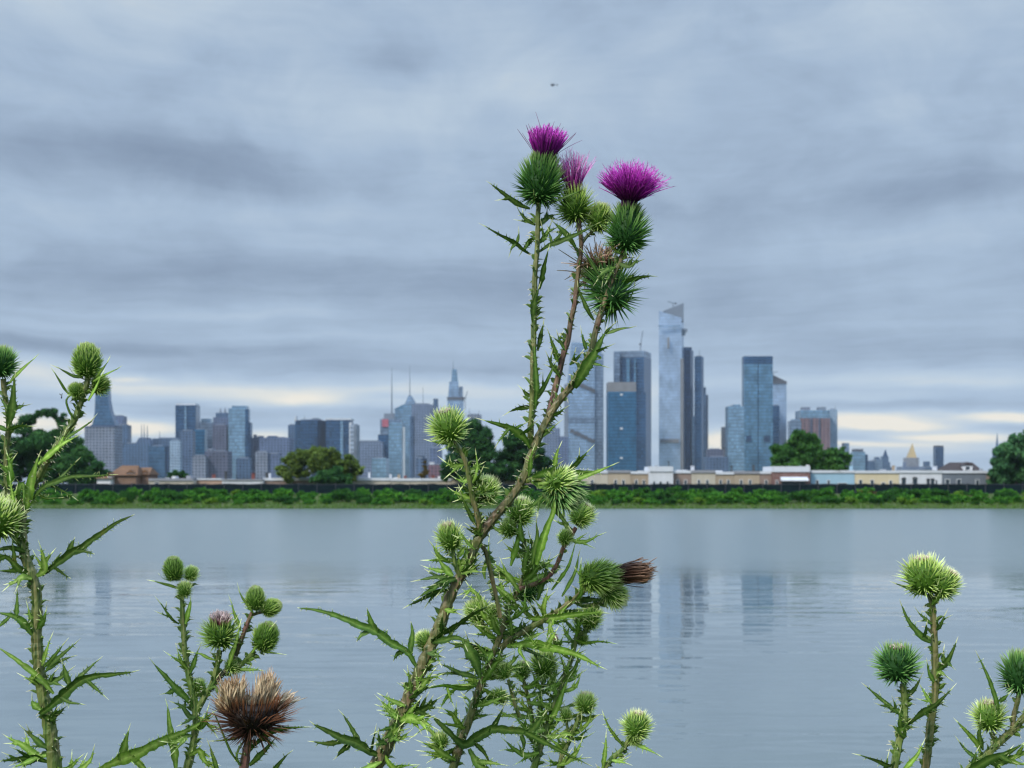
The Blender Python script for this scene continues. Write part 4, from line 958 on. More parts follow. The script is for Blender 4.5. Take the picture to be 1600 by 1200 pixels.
TM['leafp'] = leaf_mat('pale_thistle_leaf', [(0, c4(.064, .150, .015)), (.3, c4(.140, .265, .032)), (.55, c4(.30, .44, .10)), (.76, c4(.54, .62, .30)), (1, c4(.86, .85, .66))])
m, nt = material('thistle_stem')
co = nt.new('ShaderNodeTexCoord').outputs['Object']
x, y, z = nt.sep(co)
streak = nt.noise(nt.comb(nt.m('MULTIPLY', x, 420), nt.m('MULTIPLY', y, 420), nt.m('MULTIPLY', z, 22)), 1.0, 4)
blot = nt.noise(co, 55, 4)
g = nt.ramp(streak, [(.36, c4(.030, .075, .010)), (.5, c4(.095, .160, .028)), (.66, c4(.185, .25, .065))])
pr = nt.ramp(streak, [(.36, c4(.032, .014, .012)), (.5, c4(.100, .042, .036)), (.66, c4(.17, .085, .065))])
f = nt.m('ADD', nt.attr('h'), nt.m('MULTIPLY', nt.m('SUBTRACT', nt.m('MULTIPLY_ADD', blot, .6, nt.m('MULTIPLY', streak, .4)), .5), 1.9), clamp=True)
col = nt.mix(f, g, pr)
t_ = nt.attr('t')                                    # thorns are pale at the tip
col = nt.mix(nt.mapr(t_, .55, 1.0, 0, 1), col, c4(.60, .56, .42))
col = nt.mix(nt.mapr(t_, .02, .3, 0, 1), col, nt.mix(nt.mapr(t_, .55, 1, 0, 1), c4(0.070, 0.134, 0.020), c4(.60, .56, .42)))
finish(nt, col, .5, spec=.4, normal=bump(nt, streak, .5, .0008))
TM['stem'] = m
m, nt = material('hollow_core'); finish(nt, c4(0.026, 0.052, 0.009), .7); TM['core'] = m

def prof_at(pr, u):
    for (u0, r0, z0), (u1, r1, z1) in zip(pr, pr[1:]):
        if u <= u1:
            k = (u - u0) / (u1 - u0); return r0 + (r1 - r0) * k, z0 + (z1 - z0) * k
    return pr[-1][1], pr[-1][2]
PR_BUD = [(0, .16, -.88), (.12, .48, -.78), (.3, .70, -.48), (.5, .76, -.08), (.7, .66, .30), (.88, .40, .58), (1, .12, .68)]
PR_EGG = [(0, .16, -.88), (.12, .48, -.78), (.3, .68, -.45), (.5, .70, 0), (.7, .56, .38), (.88, .34, .68), (1, .10, .82)]
PR_FLW = [(0, .16, -.88), (.12, .50, -.76), (.3, .72, -.42), (.5, .74, -.02), (.7, .62, .40), (.88, .46, .80), (1, .40, 1.02)]
PR_SEED = [(0, .18, -.78), (.2, .55, -.66), (.45, .80, -.32), (.7, .84, .02), (1, .72, .22)]

def head_mesh(kind, seed, prof, nb, L, w, spread, mat, upper=.35, closed=True, curl=.25):
    """an involucre of unit radius: a core covered with overlapping spine tipped bracts laid in spirals"""
    rnd = random.Random(seed); mb = MB()
    rings, vs, fs = 12, [], []
    for i in range(rings + 1):
        r, z = prof_at(prof, i / rings)
        for k in range(14):
            a = 2 * math.pi * k / 14
            vs.append((r * .9 * math.cos(a), r * .9 * math.sin(a), z))
    for i in range(rings):
        for k in range(14):
            fs.append((i*14+k, i*14+(k+1) % 14, i*14+14+(k+1) % 14, i*14+14+k))
    fs.append(tuple(range(13, -1, -1))); fs.append(tuple(range(rings * 14, rings * 14 + 14)))
    mb.add(vs, fs, [0.0] * len(vs), .0)
    for i in range(nb):
        u = (i + .5) / nb
        uu = .03 + .97 * u ** .92
        a = i * 2.399963 + rnd.gauss(0, .12)
        r, z = prof_at(prof, uu)
        r2, z2 = prof_at(prof, min(1, uu + .03)); r1, z1 = prof_at(prof, max(0, uu - .03))
        tr, tz = r2 - r1, z2 - z1; q = math.hypot(tr, tz) or 1
        tr, tz = tr / q, tz / q
        ca, sa = math.cos(a), math.sin(a)
        nrm = Vector((tz * ca, tz * sa, -tr)); tan = Vector((tr * ca, tr * sa, tz))
        sp = spread(uu) if callable(spread) else spread
        sp *= rnd.uniform(.8, 1.2)
        d = (nrm * sp + tan * (1 - sp * .45) + Vector((rnd.gauss(0, .07), rnd.gauss(0, .07), rnd.gauss(0, .05)))).normalized()
        ll = L * (.62 + .55 * math.sin(math.pi * min(1, uu * 1.05))) * rnd.uniform(.8, 1.2)
        if uu > .9 and closed: ll *= .75
        p = Vector((r * .88 * ca, r * .88 * sa, z))
        bend = nrm * (curl * ll * rnd.uniform(.5, 1.3)) + Vector((0, 0, .03))
        tt = upper + (1 - upper) * uu
        mb.spike(p, d, ll, w * rnd.uniform(.85, 1.2), (.05 if mat in ('bractd', 'bractb') else .16) + .25 * (tt - upper), .55 + .45 * tt, rnd.random(), bend, 2, 3, .7)
    return mb.mesh(kind, [TM[mat]])

def florets_mesh(kind, seed, n, L, r0, z0, tilt, mat, w=.035, curl=.0, fork=True, droop=0.0, clump=0, wild=.08, t0=0.0, neck=0.0):
    """thread-like florets rising from the mouth of the involucre"""
    rnd = random.Random(seed); mb = MB()
    for i in range(n):
        q = math.sqrt((i + .5) / n); a = i * 2.399963 + rnd.gauss(0, .15)
        p = Vector((r0 * q * math.cos(a), r0 * q * math.sin(a), z0))
        th = tilt * (q ** 1.15) * rnd.uniform(.85, 1.12) + rnd.gauss(0, wild)
        d = Vector((math.sin(th) * math.cos(a), math.sin(th) * math.sin(a), math.cos(th)))
        ll = L * rnd.uniform(.72, 1.1) * (1 - .12 * q)
        side = Vector((rnd.gauss(0, 1), rnd.gauss(0, 1), rnd.gauss(0, .6))) * (wild * ll)
        rad = Vector((math.cos(a), math.sin(a), 0))
        pts, ts = [], []
        K = 5
        if neck:
            pts.append(p.copy()); ts.append(0.0); p = p + Vector((0, 0, neck))
        for k in range(K + 1):
            u = k / K
            pp = p + d * (ll * u) + rad * (curl * ll * u * u) + side * (u * u) + Vector((0, 0, -droop * ll * u * u * q))
            pts.append(pp); ts.append(t0 + (1 - t0) * (u ** 1.1))
        rad_ = ([w * .45] if neck else []) + [w * .5 * (.75 + .4 * (k / K)) * (1 if k < K else .55) for k in range(K + 1)]
        h = rnd.random()
        mb.tube(pts, rad_, 3, ts, h, False)
        if fork:
            e = (pts[-1] - pts[-2]).normalized()
            for s in (-1, 1):
                o = e.orthogonal().normalized(); o = (o * math.cos(a * 3) + e.cross(o) * math.sin(a * 3)) * s
                mb.spike(pts[-1] - e * w * .5, (e + o * .55), ll * rnd.uniform(.12, .2), w * .6, .8, 1.0, h, None, 1)
    return mb.mesh(kind, [TM[mat]])

HEADS = {}
sp_bud = lambda u: 1.05 - .55 * u
sp_flw = lambda u: 1.15 - .75 * u
for s in range(4):
    HEADS['bud', s] = head_mesh('bud', 10 + s, PR_BUD, 300, .40, .092, sp_bud, 'bract')
    HEADS['pale', s] = head_mesh('bud', 20 + s, PR_BUD, 270, .41, .088, lambda u: 1.1 - .5 * u, 'bractp')
    HEADS['tight', s] = head_mesh('bud', 30 + s, PR_EGG, 400, .28, .085, lambda u: .9 - .5 * u, 'bract', curl=.15)
    HEADS['spiky', s] = head_mesh('bud', 50 + s, PR_BUD, 280, .43, .095, lambda u: 1.1 - .45 * u, 'bractd', upper=.15)
HEADS['flower', 0] = head_mesh('flower_head', 40, PR_FLW, 440, .42, .080, sp_flw, 'bractd', upper=.15, closed=False)
HEADS['flower', 1] = head_mesh('flower_head', 41, PR_FLW, 340, .46, .090, lambda u: 1.2 - .55 * u, 'bractd', upper=.05, closed=False)
HEADS['wither', 0] = head_mesh('withered_head', 42, PR_FLW, 430, .36, .080, sp_bud, 'bract', closed=False)
HEADS['wither', 1] = head_mesh('withered_head', 43, PR_FLW, 300, .66, .090, lambda u: 1.5 - .5 * u, 'bractd', upper=.12, closed=False)
HEADS['half', 0] = head_mesh('flower_head', 44, PR_BUD, 300, .52, .085, lambda u: 1.2 - .5 * u, 'bract', closed=False)
HEADS['seed', 0] = head_mesh('seed_head', 45, PR_SEED, 460, .72, .055, lambda u: 1.0 - .42 * u, 'bractb', closed=False, curl=.1)

def flor(kind):
    if kind in HEADS: return HEADS[kind]
    if kind == 'cup': me = florets_mesh('florets', 1, 420, 1.12, .36, .95, .50, 'purple', .050, -.05, True, 0, wild=.05)
    elif kind == 'style': me = florets_mesh('styles', 2, 22, 1.55, .36, .95, .75, 'style', .026, .05, False, 0, wild=.12)
    elif kind == 'dome': me = florets_mesh('florets', 3, 900, 1.48, .36, .80, .77, 'purple', .036, .04, True, .02, wild=.15, neck=.45)
    elif kind == 'faded': me = florets_mesh('florets', 4, 170, 1.66, .30, .60, .42, 'pink', .040, .06, True, 0, wild=.11)
    elif kind == 'brownbundle': me = florets_mesh('withered_florets', 5, 230, 1.70, .44, .80, .30, 'brown', .050, -.22, False, .0, wild=.09)
    elif kind == 'tangle': me = florets_mesh('withered_florets', 6, 190, .95, .60, .85, .9, 'straw', .045, .1, False, .3, wild=.35)
    elif kind == 'palelash': me = florets_mesh('dry_bristles', 61, 46, .72, .58, .75, .75, 'straw', .040, .2, False, .4, wild=.25)
    elif kind == 'blush': me = florets_mesh('florets', 7, 170, .78, .36, .50, .40, 'blush', .055, -.08, True, 0, wild=.10)
    elif kind == 'tip': me = florets_mesh('florets', 8, 70, .26, .26, .56, .35, 'blush', .05, 0, False, 0, wild=.1)
    elif kind == 'pappus':
        # three uneven tufts of dry down with a gap between them
        rnd = random.Random(9); mb = MB()
        for (cx, cy, lean, L, n, sp) in ((-.70, -.1, -.20, 1.10, 150, .10), (-.46, -.25, -.10, 1.16, 170, .07), (-.05, .2, .02, .55, 50, .10), (.34, .05, .12, 1.20, 170, .06), (.48, -.1, .24, 1.02, 80, .07), (.76, .1, 1.0, .80, 60, .12), (-.75, .3, -.6, .62, 60, .2)):
            for i in range(n):
                p = Vector((cx + rnd.gauss(0, .10), abs(cy + rnd.gauss(0, .15)) + .05, .0 + rnd.uniform(-.1, .1)))
                a = lean + rnd.gauss(0, sp); b = rnd.gauss(0, sp) + cy * .3
                d = Vector((math.sin(a), math.sin(b), math.cos(a) * math.cos(b))).normalized()
                ll = L * rnd.uniform(.6, 1.08)
                bd = Vector((rnd.gauss(0, .10), rnd.gauss(0, .10), rnd.gauss(0, .04))) * ll
                mb.tube([p + d * (ll * u) + bd * u * u for u in (0, .3, .6, .85, 1)], [.020, .026, .026, .018, .006], 3, [0, .3, .62, .85, 1], rnd.random(), False)
        me = mb.mesh('pappus', [TM['pappus']])
    HEADS[kind] = me
    return me

# ---- ribbons, leaves and stems -------------------------------------------------
def catmull(P, step):
    if len(P) == 2:
        n = max(2, int((P[1] - P[0]).length / step)); return [P[0].lerp(P[1], i / n) for i in range(n + 1)]
    Q = [P[0] * 2 - P[1]] + list(P) + [P[-1] * 2 - P[-2]]
    out = []
    for i in range(1, len(Q) - 2):
        a, b, c, d = Q[i-1], Q[i], Q[i+1], Q[i+2]
        n = max(2, int((c - b).length / step))
        for k in range(n):
            u = k / n
            out.append(0.5 * ((b * 2) + (c - a) * u + (a * 2 - b * 5 + c * 4 - d) * u * u + (b * 3 - a - c * 3 + d) * u ** 3))
    out.append(P[-1]); return out

def blade(mb, pts, w, nrm, rnd, teeth=True, px=.0005, fold=.35, spine=10, h=.5, root=.3):
    """one leaf blade or lobe: folded along its midrib, thin but solid, spine tipped, prickly along the margin"""
    n = len(pts)
    vs, ts = [], []
    L = sum((pts[i+1] - pts[i]).length for i in range(n - 1))
    th = .0005
    edge = []
    for i, p in enumerate(pts):
        u = i / (n - 1)
        d = (pts[min(i+1, n-1)] - pts[max(i-1, 0)]).normalized()
        s = d.cross(nrm)
        if s.length < 1e-4: s = d.orthogonal()
        s.normalize(); nn = s.cross(d).normalized()
        k = (root + (1 - root) * min(1, u / .3)) if u < .3 else 1.0
        ww = w * .5 * k * (1 - u) ** .62 * (1.12 if .2 < u < .6 else 1) * rnd.uniform(.86, 1.14) + px * .35
        jl, jr = rnd.uniform(.85, 1.15), rnd.uniform(.85, 1.15)
        a, b = p + s * (ww * jl) + nn * (ww * fold), p - s * (ww * jr) + nn * (ww * fold)
        vs += [a, p + nn * th, b, p - nn * th * 1.6]
        ts += [.12, .50 + .10 * u, .12, .42]
        edge.append((a, b, s, d, u, ww))
    fs = []
    for i in range(n - 1):
        q, r = i * 4, i * 4 + 4
        fs += [(q, r, r + 1, q + 1), (q + 1, r + 1, r + 2, q + 2), (q + 2, r + 2, r + 3, q + 3), (q + 3, r + 3, r, q)]
    fs += [(3, 2, 1, 0), (4*n-4, 4*n-3, 4*n-2, 4*n-1)]
    mb.add(vs, fs, ts, h)
    dl = (pts[-1] - pts[-2]).normalized()
    mb.spike(pts[-1] - dl * px, dl + Vector((rnd.gauss(0, .1), 0, rnd.gauss(0, .1))), spine * px * rnd.uniform(.8, 1.3), px * 2.2, .72, 1, .6, None, 1, 3)
    if teeth:
        st = max(1, int(9 * px / (L / (n - 1))))
        for i in range(1, n - 1, st):
            a, b, s, d, u, ww = edge[i]
            for e, sg in ((a, 1), (b, -1)):
                if rnd.random() < .55:
                    mb.spike(e - s * sg * px, s * sg + d * rnd.uniform(.2, 1.0) + nrm * rnd.gauss(0, .35), px * rnd.uniform(3, 9), px * 2.0, .3, 1, .6, None, 1, 3)

class Plant:
    def __init__(s, name, label, D, foot, group=None, cat='thistle'):
        """foot: column where the stem enters the ground, below the picture"""
        s.D = D; s.px = D / F
        b = at(foot, 1200, D); b.z = gz(b.x, D) - .01
        s.base = Vector(b); s.root = empty(name, b, label, cat, group)
        s.rnd = random.Random(label)
        s.pale = 0.0          # share of paler, younger leaves
    def P(s, q):
        dz = q[2] if len(q) > 2 else 0.0
        return at(q[0], q[1], s.D + dz * s.px)       # third number: depth offset in px units
    def stem(s, path, w0, w1, purple=.3, wings=1.0, name='stem', to_ground=False):
        rnd, px = s.rnd, s.px
        P = [s.P(q) for q in path]
        if to_ground:                                  # carry the stem on, below the picture, down to the soil
            d = (P[0] - P[1]).normalized(); g = s.base
            m_ = P[0] + d * .10; m_.z = min(m_.z, P[0].z - .06)
            P = [Vector(g), g.lerp(m_, .55) + Vector((.01, 0, 0)), m_] + P
        C = catmull(P, 6 * px)
        n = len(C)
        mb = MB()
        i0 = 0
        if to_ground:
            i0 = min(range(n), key=lambda i: (C[i] - s.P(path[0])).length)
        rad, hs = [], []
        for i in range(n):
            u = max(0, (i - i0) / max(1, n - 1 - i0))
            w = w0 + (w1 - w0) * u if i >= i0 else w0 * (1 + .5 * (i0 - i) / max(1, i0))
            rad.append(w * .405 * px * rnd.uniform(.93, 1.07))
        pv = purple
        mb.tube(C, rad, 10, 0.0, pv, True, 0, .18, rnd)
        # spiny wings running down the stem
        if wings > 0:
            L = 0; nxt = 3 * px
            for i in range(max(1, i0 - 12), n - 1):
                seg = (C[i+1] - C[i]); L += seg.length
                while L > nxt:
                    nxt += rnd.uniform(1.6, 4.6) * px / wings
                    d = seg.normalized(); o = d.orthogonal().normalized()
                    a = rnd.uniform(0, 2 * math.pi); o = o * math.cos(a) + d.cross(o) * math.sin(a)
                    o.y *= .65; o.normalize()
                    p = C[i] + o * rad[i] * .8
                    up = rnd.uniform(.1, .9)
                    if rnd.random() < .45:
                        l = rnd.uniform(6, 15) * px
                        e = p + o * l * .75 + d * l * .6 * up
                        blade(mb, [p - d * px * 1.5, p.lerp(e, .4) + d * px * .6, p.lerp(e, .75) + d * px, e], rnd.uniform(4, 7.5) * px, d.cross(o), rnd, False, px, .2, rnd.uniform(4, 8), 0.0, .75)
                    else:
                        mb.spike(p, o + d * rnd.uniform(-.3, .8), rnd.uniform(4, 11) * px, rnd.uniform(1.8, 3.8) * px, .12, 1, 0.0, None, 1, 3)
        return mb.obj(name, TM['stem'], s.root, s.base)
    def leaf(s, path, w=9, lobes=(), auto=0, teeth=True, face=None, spine=14, name='leaf'):
        rnd, px = s.rnd, s.px
        P = [s.P(q) for q in path]
        if all(len(q) < 3 for q in path):              # bow the leaf a little in depth
            b = rnd.uniform(-.30, .30) * (P[-1] - P[0]).length
            for i in range(len(P)):
                u = i / (len(P) - 1); P[i] = P[i] + Vector((0, b * u, 0))
        C = catmull(P, 5 * px)
        mb = MB(); h = rnd.uniform(.2, .9)
        yaw = face if face is not None else rnd.uniform(-.75, .75)
        d = (P[-1] - P[0]).normalized()
        view = Vector((0, -1, 0)); sd = d.cross(view)
        sd = sd.normalized() if sd.length > .05 else d.orthogonal()
        nrm = (view * math.cos(yaw) + sd * math.sin(yaw)).normalized()
        blade(mb, C, w * 1.15 * px, nrm, rnd, teeth, px, rnd.uniform(.15, .45), spine, h)
        for lb in lobes:
            pts, lw = lb[:-1], lb[-1]
            Q = [s.P(q) for q in pts]
            near = min(C, key=lambda c: (Vector((c.x, 0, c.z)) - Vector((Q[0].x, 0, Q[0].z))).length)
            dy = near.y - Q[0].y
            tip_dy = rnd.uniform(-8, 8) * px
            Q = [q + Vector((0, dy + tip_dy * i / max(1, len(Q) - 1), 0)) for i, q in enumerate(Q)]
            blade(mb, catmull(Q, 4 * px), lw * px, (nrm + Vector((rnd.gauss(0, .3), 0, rnd.gauss(0, .3)))).normalized(), rnd, teeth, px, .25, spine * .9, h, .7)
        n = len(C)
        for k in range(auto):
            i = int(n * (.18 + .62 * (k + rnd.uniform(.1, .9)) / auto)); i = max(1, min(n - 2, i))
            d = (C[i+1] - C[i]).normalized(); sg = 1 if k % 2 else -1
            sd = d.cross(nrm).normalized() * sg
            l = rnd.uniform(1.4, 2.8) * w * px * (1.15 - i / n)
            out = (sd * rnd.uniform(.7, 1.1) + d * rnd.uniform(.5, 1.0) + nrm * rnd.uniform(-.5, .6)).normalized()
            q0 = C[i]; q1 = q0 + out * l * .5 + d * l * .08; q2 = q0 + out * l + d * l * .25
            blade(mb, catmull([q0, q1, q2], 4 * px), w * .62 * px, (nrm + out * .2).normalized(), rnd, teeth, px, .25, spine * .9, h, .7)
        return mb.obj(name, TM['leafp' if rnd.random() < s.pale * (.25 if lobes else 1) else 'leaf'], s.root, s.base)
    def head(s, kind, x, y, r, ang=0, tilt=12, dz=0, fl=(), var=None, collar=3, label=None, stretch=1.0):
        rnd = s.rnd
        c = s.P((x, y, dz)); R = r * s.px
        v = var if var is not None else rnd.randrange(4)
        me = HEADS[(kind, v)] if (kind, v) in HEADS else HEADS[(kind, 0)]
        nm = {'flower': 'flower_head', 'half': 'flower_head', 'wither': 'withered_head', 'seed': 'seed_head'}.get(kind, 'bud')
        o = link(nm, me, s.root)
        if label: o['label'] = label
        a, t = math.radians(ang), math.radians(tilt)
        ax = Vector((math.sin(a) * math.cos(t), -math.sin(t), math.cos(a) * math.cos(t)))
        q = ax.to_track_quat('Z', 'Y') @ Quaternion((0, 0, 1), 0 if kind == 'seed' else rnd.uniform(0, 6.28))
        o.rotation_mode = 'QUATERNION'; o.rotation_quaternion = q
        o.location = c - s.base; kx = rnd.uniform(.94, 1.07); o.scale = (R * kx, R * kx, R * stretch * (1.0 if kind in ('flower', 'seed') else rnd.uniform(.95, 1.10)))
        for f in fl:
            m_ = flor(f); link(m_.name.split('.')[0], m_, o)
        if collar:
            link('bract_leaves', COLLARS[rnd.randrange(len(COLLARS))], o)
        return o
COLLARS = []
for sd in range(5):
    rnd = random.Random(70 + sd); mb = MB()
    for k in range(rnd.choice((3, 4, 5))):
        a = k * 2.4 + rnd.uniform(0, 6.28); o = Vector((math.cos(a), math.sin(a), 0))
        l = rnd.uniform(.6, 1.35)
        p = o * .12 + Vector((0, 0, -.92)); e = p + o * l * rnd.uniform(.55, .85) + Vector((0, 0, l * rnd.uniform(.1, .6)))
        md = p.lerp(e, .5) + o * .1 - Vector((0, 0, .08))
        blade(mb, catmull([p, md, e], .12), rnd.uniform(.13, .22), Vector((-o.y, o.x, 0)).cross(e - p).normalized(), rnd, True, .022, .25, 11, rnd.random(), .6)
    COLLARS.append(mb.mesh('bract_leaves', [TM['leafp' if sd % 2 else 'leaf']]))
# ------------------------------------------------------------------ the tall central thistle
T = Plant('bull_thistle', 'tallest thistle with two bright purple flower heads and a leaning stem', 1.15, 560)
T.stem([(583,1205),(614,1143),(640,1086),(663,1032),(684,985),(704,930),(717,903),(728,888),(749,839),(774,806),(799,776),(818,746),(829,713),(840,686),(862,643),(878,620),(895,600),(909,575),(924,548),(930,519),(939,488),(948,462),(957,434),(968,410),(977,388)], 27, 9, .56, 1.0, to_ground=True)
T.stem([(829,702,2),(829,670,-2),(831,638,-4),(832,597,-6),(833,553,-6),(834,510,-4),(835,467,-4),(836,423,-4),(839,393,-4),(840,366,-4),(840,340,-4),(842,315,-4)], 12, 9, .28, .9, 'branch')
T.stem([(852,664,6),(860,636,8),(870,597,10),(879,558,10),(887,532,8),(892,501,8),(898,473,8),(902,434,8),(906,406,8),(908,380,8),(906,360,6),(904,342,6)], 12, 8, .85, .8, 'branch')
T.stem([(907,384,9),(918,368,14),(928,360,16),(934,350,18)], 6, 5, .3, .8, 'branch')
T.stem([(954,470,4),(958,456,14),(956,446,20)], 7, 7, .3, .5, 'branch')
T.stem([(752,836,-3),(746,805,-10),(738,776,-14),(733,748,-16),(727,720,-18),(718,703,-18),(709,690,-18)], 12, 9, .38, 1.3, 'branch')
T.stem([(742,790,-8),(748,785,0),(754,778,4)], 7, 7, .2, 1.0, 'branch')
T.stem([(722,902,-4),(714,892,-8),(710,875,-10),(706,858,-10)], 9, 8, .15, 1.3, 'branch')
T.stem([(822,752,0),(836,748,-12),(850,750,-18),(862,754,-20)], 10, 8, .3, 1.0, 'branch')
T.stem([(746,846,6),(758,860,14),(766,890,18),(774,927,20),(782,965,20)], 9, 8, .5, .8, 'branch')
T.head('flower', 845, 283, 39, 8, 10, -4, ('cup', 'style'), 0)
T.head('half', 898, 318, 30, -4, 6, 12, ('faded',), 0)
T.head('pale', 937, 338, 24, 14, 10, 18, var=1)
T.head('flower', 980, 360, 36, 4, 8, 0, ('dome',), 1)
T.head('wither', 951, 452, 40, -22, -22, 24, ('tangle', 'palelash'), 1)
T.head('pale', 699, 663, 31, -14, 14, -18, ('tip',), 0, stretch=.95)
T.head('pale', 759, 764, 25, 8, 10, 6, var=0)
T.head('pale', 702, 837, 23, -10, 20, -10, ('tip',), 2, stretch=1.15)
T.head('spiky', 884, 768, 34, 128, 30, -20, var=1)
T.head('pale', 880, 752, 26, 70, 10, -30, var=2)
# leaves of the upper part
T.leaf([(828,326),(812,321),(796,311),(780,300),(768,292)], 8, auto=1)
T.leaf([(829,397),(818,391),(806,381),(790,373),(775,366),(760,358)], 7, [((808,381),(810,373),(811,366),6), ((806,383),(800,388),(798,393),5), ((820,391),(824,382),(826,376),4)])
T.leaf([(843,393),(858,384),(876,378),(902,368),(930,354)], 8, [((866,379),(874,370),(882,360),6), ((862,382),(860,372),(857,362),5)])
T.leaf([(842,452),(846,435),(850,415),(856,394)], 9, teeth=False)
T.leaf([(858,320,-8),(870,314,-14),(888,306,-20),(908,298,-26)], 4, teeth=False)
T.leaf([(899,386,2),(891,374,-2),(881,362,-6),(866,348,-8)], 10, auto=1)
T.leaf([(836,352),(826,347),(818,340),(812,331)], 9, auto=2)
T.leaf([(838,352),(848,346),(858,338),(868,334)], 9, auto=2)
T.leaf([(836,372),(828,376),(822,384),(816,391)], 9)
T.leaf([(842,380),(850,372),(856,362),(860,352)], 8, auto=2)
T.leaf([(834,505,-6),(833,490,-8),(835,470,-8),(842,450,-8)], 10, face=.2)
T.leaf([(836,640,-8),(838,610,-12),(836,570,-12),(834,530,-8)], 9, face=.3)
T.leaf([(840,548,0),(844,530,0),(847,515,-2),(849,507,-4)], 7)
T.leaf([(898,606,-4),(906,590,-12),(918,570,-16),(930,550,-18),(940,530,-16),(946,519,-16)], 17, [((944,522),(950,516),(956,510),5), ((931,551),(940,547),(949,543),6), ((924,570),(932,571),(940,573),6), ((915,548),(911,536),(908,523),7), ((926,556),(938,560),(934,562),4)], face=.1)
T.leaf([(946,522,-14),(958,518,-16),(970,514,-18),(984,512,-20)], 7, teeth=False)
T.leaf([(972,440,-2),(985,437,-6),(1000,433,-8),(1018,431,-10)], 9, [((980,438),(986,432),(990,428),5)])
T.leaf([(938,436,-6),(930,422,-10),(922,408,-12),(912,394,-14)], 6, teeth=False)
T.leaf([(928,500,-4),(918,484,-8),(909,464,-10),(903,448,-12)], 7, teeth=False)
T.leaf([(962,418,-4),(952,420,-10),(942,426,-12),(934,436,-14)], 9, auto=3)
T.leaf([(968,412,-4),(978,416,-8),(988,414,-10),(996,404,-12)], 9, auto=2)
T.leaf([(974,398,-4),(966,394,-6),(958,388,-8),(950,378,-10)], 8)
T.leaf([(872,566,4),(868,550,2),(863,535,0),(858,521,-2)], 9)
T.leaf([(836,628,4),(846,610,4),(857,590,4),(868,566,4)], 7, auto=1, teeth=False)
T.leaf([(829,636),(820,636),(808,638),(796,643)], 8)
T.leaf([(829,620),(822,614),(816,608)], 7)
T.leaf([(828,700,-6),(822,688,-10),(810,676,-12),(796,668,-12),(780,663,-12),(757,657,-12)], 13, [((814,680),(824,672),(834,662),7), ((796,670),(787,680),(778,692),5), ((802,672),(812,666),(818,663),5)])
T.leaf([(862,650,-2),(873,645,-4),(882,638,-6)], 6)
T.leaf([(846,684,-2),(856,674,-4),(868,664,-6)], 7)
T.leaf([(890,570,4),(900,562,2),(908,552,0)], 6, auto=1)
T.leaf([(876,590,6),(868,578,4),(862,570,4),(856,556,2)], 7, auto=2)
T.leaf([(884,548,6),(876,536,4),(872,524,2)], 6, auto=2)
# leafy cluster right of the stem
T.pale = .55
T.leaf([(832,746,-14),(850,740,-24),(880,738,-30),(905,738,-32),(927,736,-34)], 14, auto=2, face=.2)
T.leaf([(842,756,-16),(870,752,-28),(900,748,-36),(930,738,-40),(954,728,-42)], 11, auto=1, face=-.2)
T.leaf([(866,732,-24),(868,722,-26),(870,710,-28),(874,699,-30)], 8)
T.leaf([(888,734,-26),(898,726,-28),(908,716,-30),(918,706,-32)], 8, auto=1)
T.leaf([(826,744,-10),(828,730,-14),(829,715,-18),(833,703,-20)], 8)
T.leaf([(830,752,-10),(846,758,-16),(862,762,-20),(884,762,-24)], 11, auto=2)
T.leaf([(848,770,-20),(858,784,-26),(870,800,-28),(888,822,-30)], 9, auto=1)
T.leaf([(850,772,-18),(842,782,-22),(832,790,-24),(822,795,-26)], 8, auto=2)
T.leaf([(864,772,-26),(866,788,-30),(862,806,-32),(850,836,-28),(838,882,-16)][::-1], 13, teeth=False, face=.2)
T.leaf([(832,882,0),(836,860,-4),(840,838,-6),(838,816,-8)], 10, teeth=False)
T.leaf([(744,822,-10),(736,806,-12),(728,790,-14),(721,774,-16)], 8)
T.leaf([(737,757,-16),(743,744,-18),(746,728,-18),(744,710,-18)], 5, teeth=False)
T.leaf([(727,724,-18),(716,728,-20),(706,728,-22),(696,722,-22)], 8, auto=2)
T.leaf([(734,748,-16),(724,752,-18),(712,748,-20)], 7, auto=2)
T.leaf([(730,735,-16),(740,732,-14),(750,726,-12)], 6, auto=2)
T.leaf([(714,700,-18),(706,694,-22),(694,692,-24),(674,690,-26)], 6, auto=2)
# left cluster below the small bud
T.leaf([(708,900,-8),(700,894,-10),(692,884,-12),(684,872,-14)], 13, auto=2)
T.leaf([(714,908,-8),(702,904,-12),(684,902,-14),(656,906,-16)], 10, auto=2)
T.leaf([(712,904,-10),(696,908,-16),(678,918,-20),(656,932,-24)], 11, auto=2)
T.leaf([(702,920,-8),(680,925,-14),(658,936,-18),(638,946,-22)], 9, auto=1)
T.leaf([(716,896,-6),(722,880,-8),(728,868,-10),(731,852,-10)], 10, auto=1)
T.leaf([(704,880,-10),(694,874,-14),(684,866,-16),(676,852,-18)], 9, auto=2)
T.leaf([(714,870,-10),(722,862,-14),(728,852,-16)], 8, auto=1)
T.pale = .4
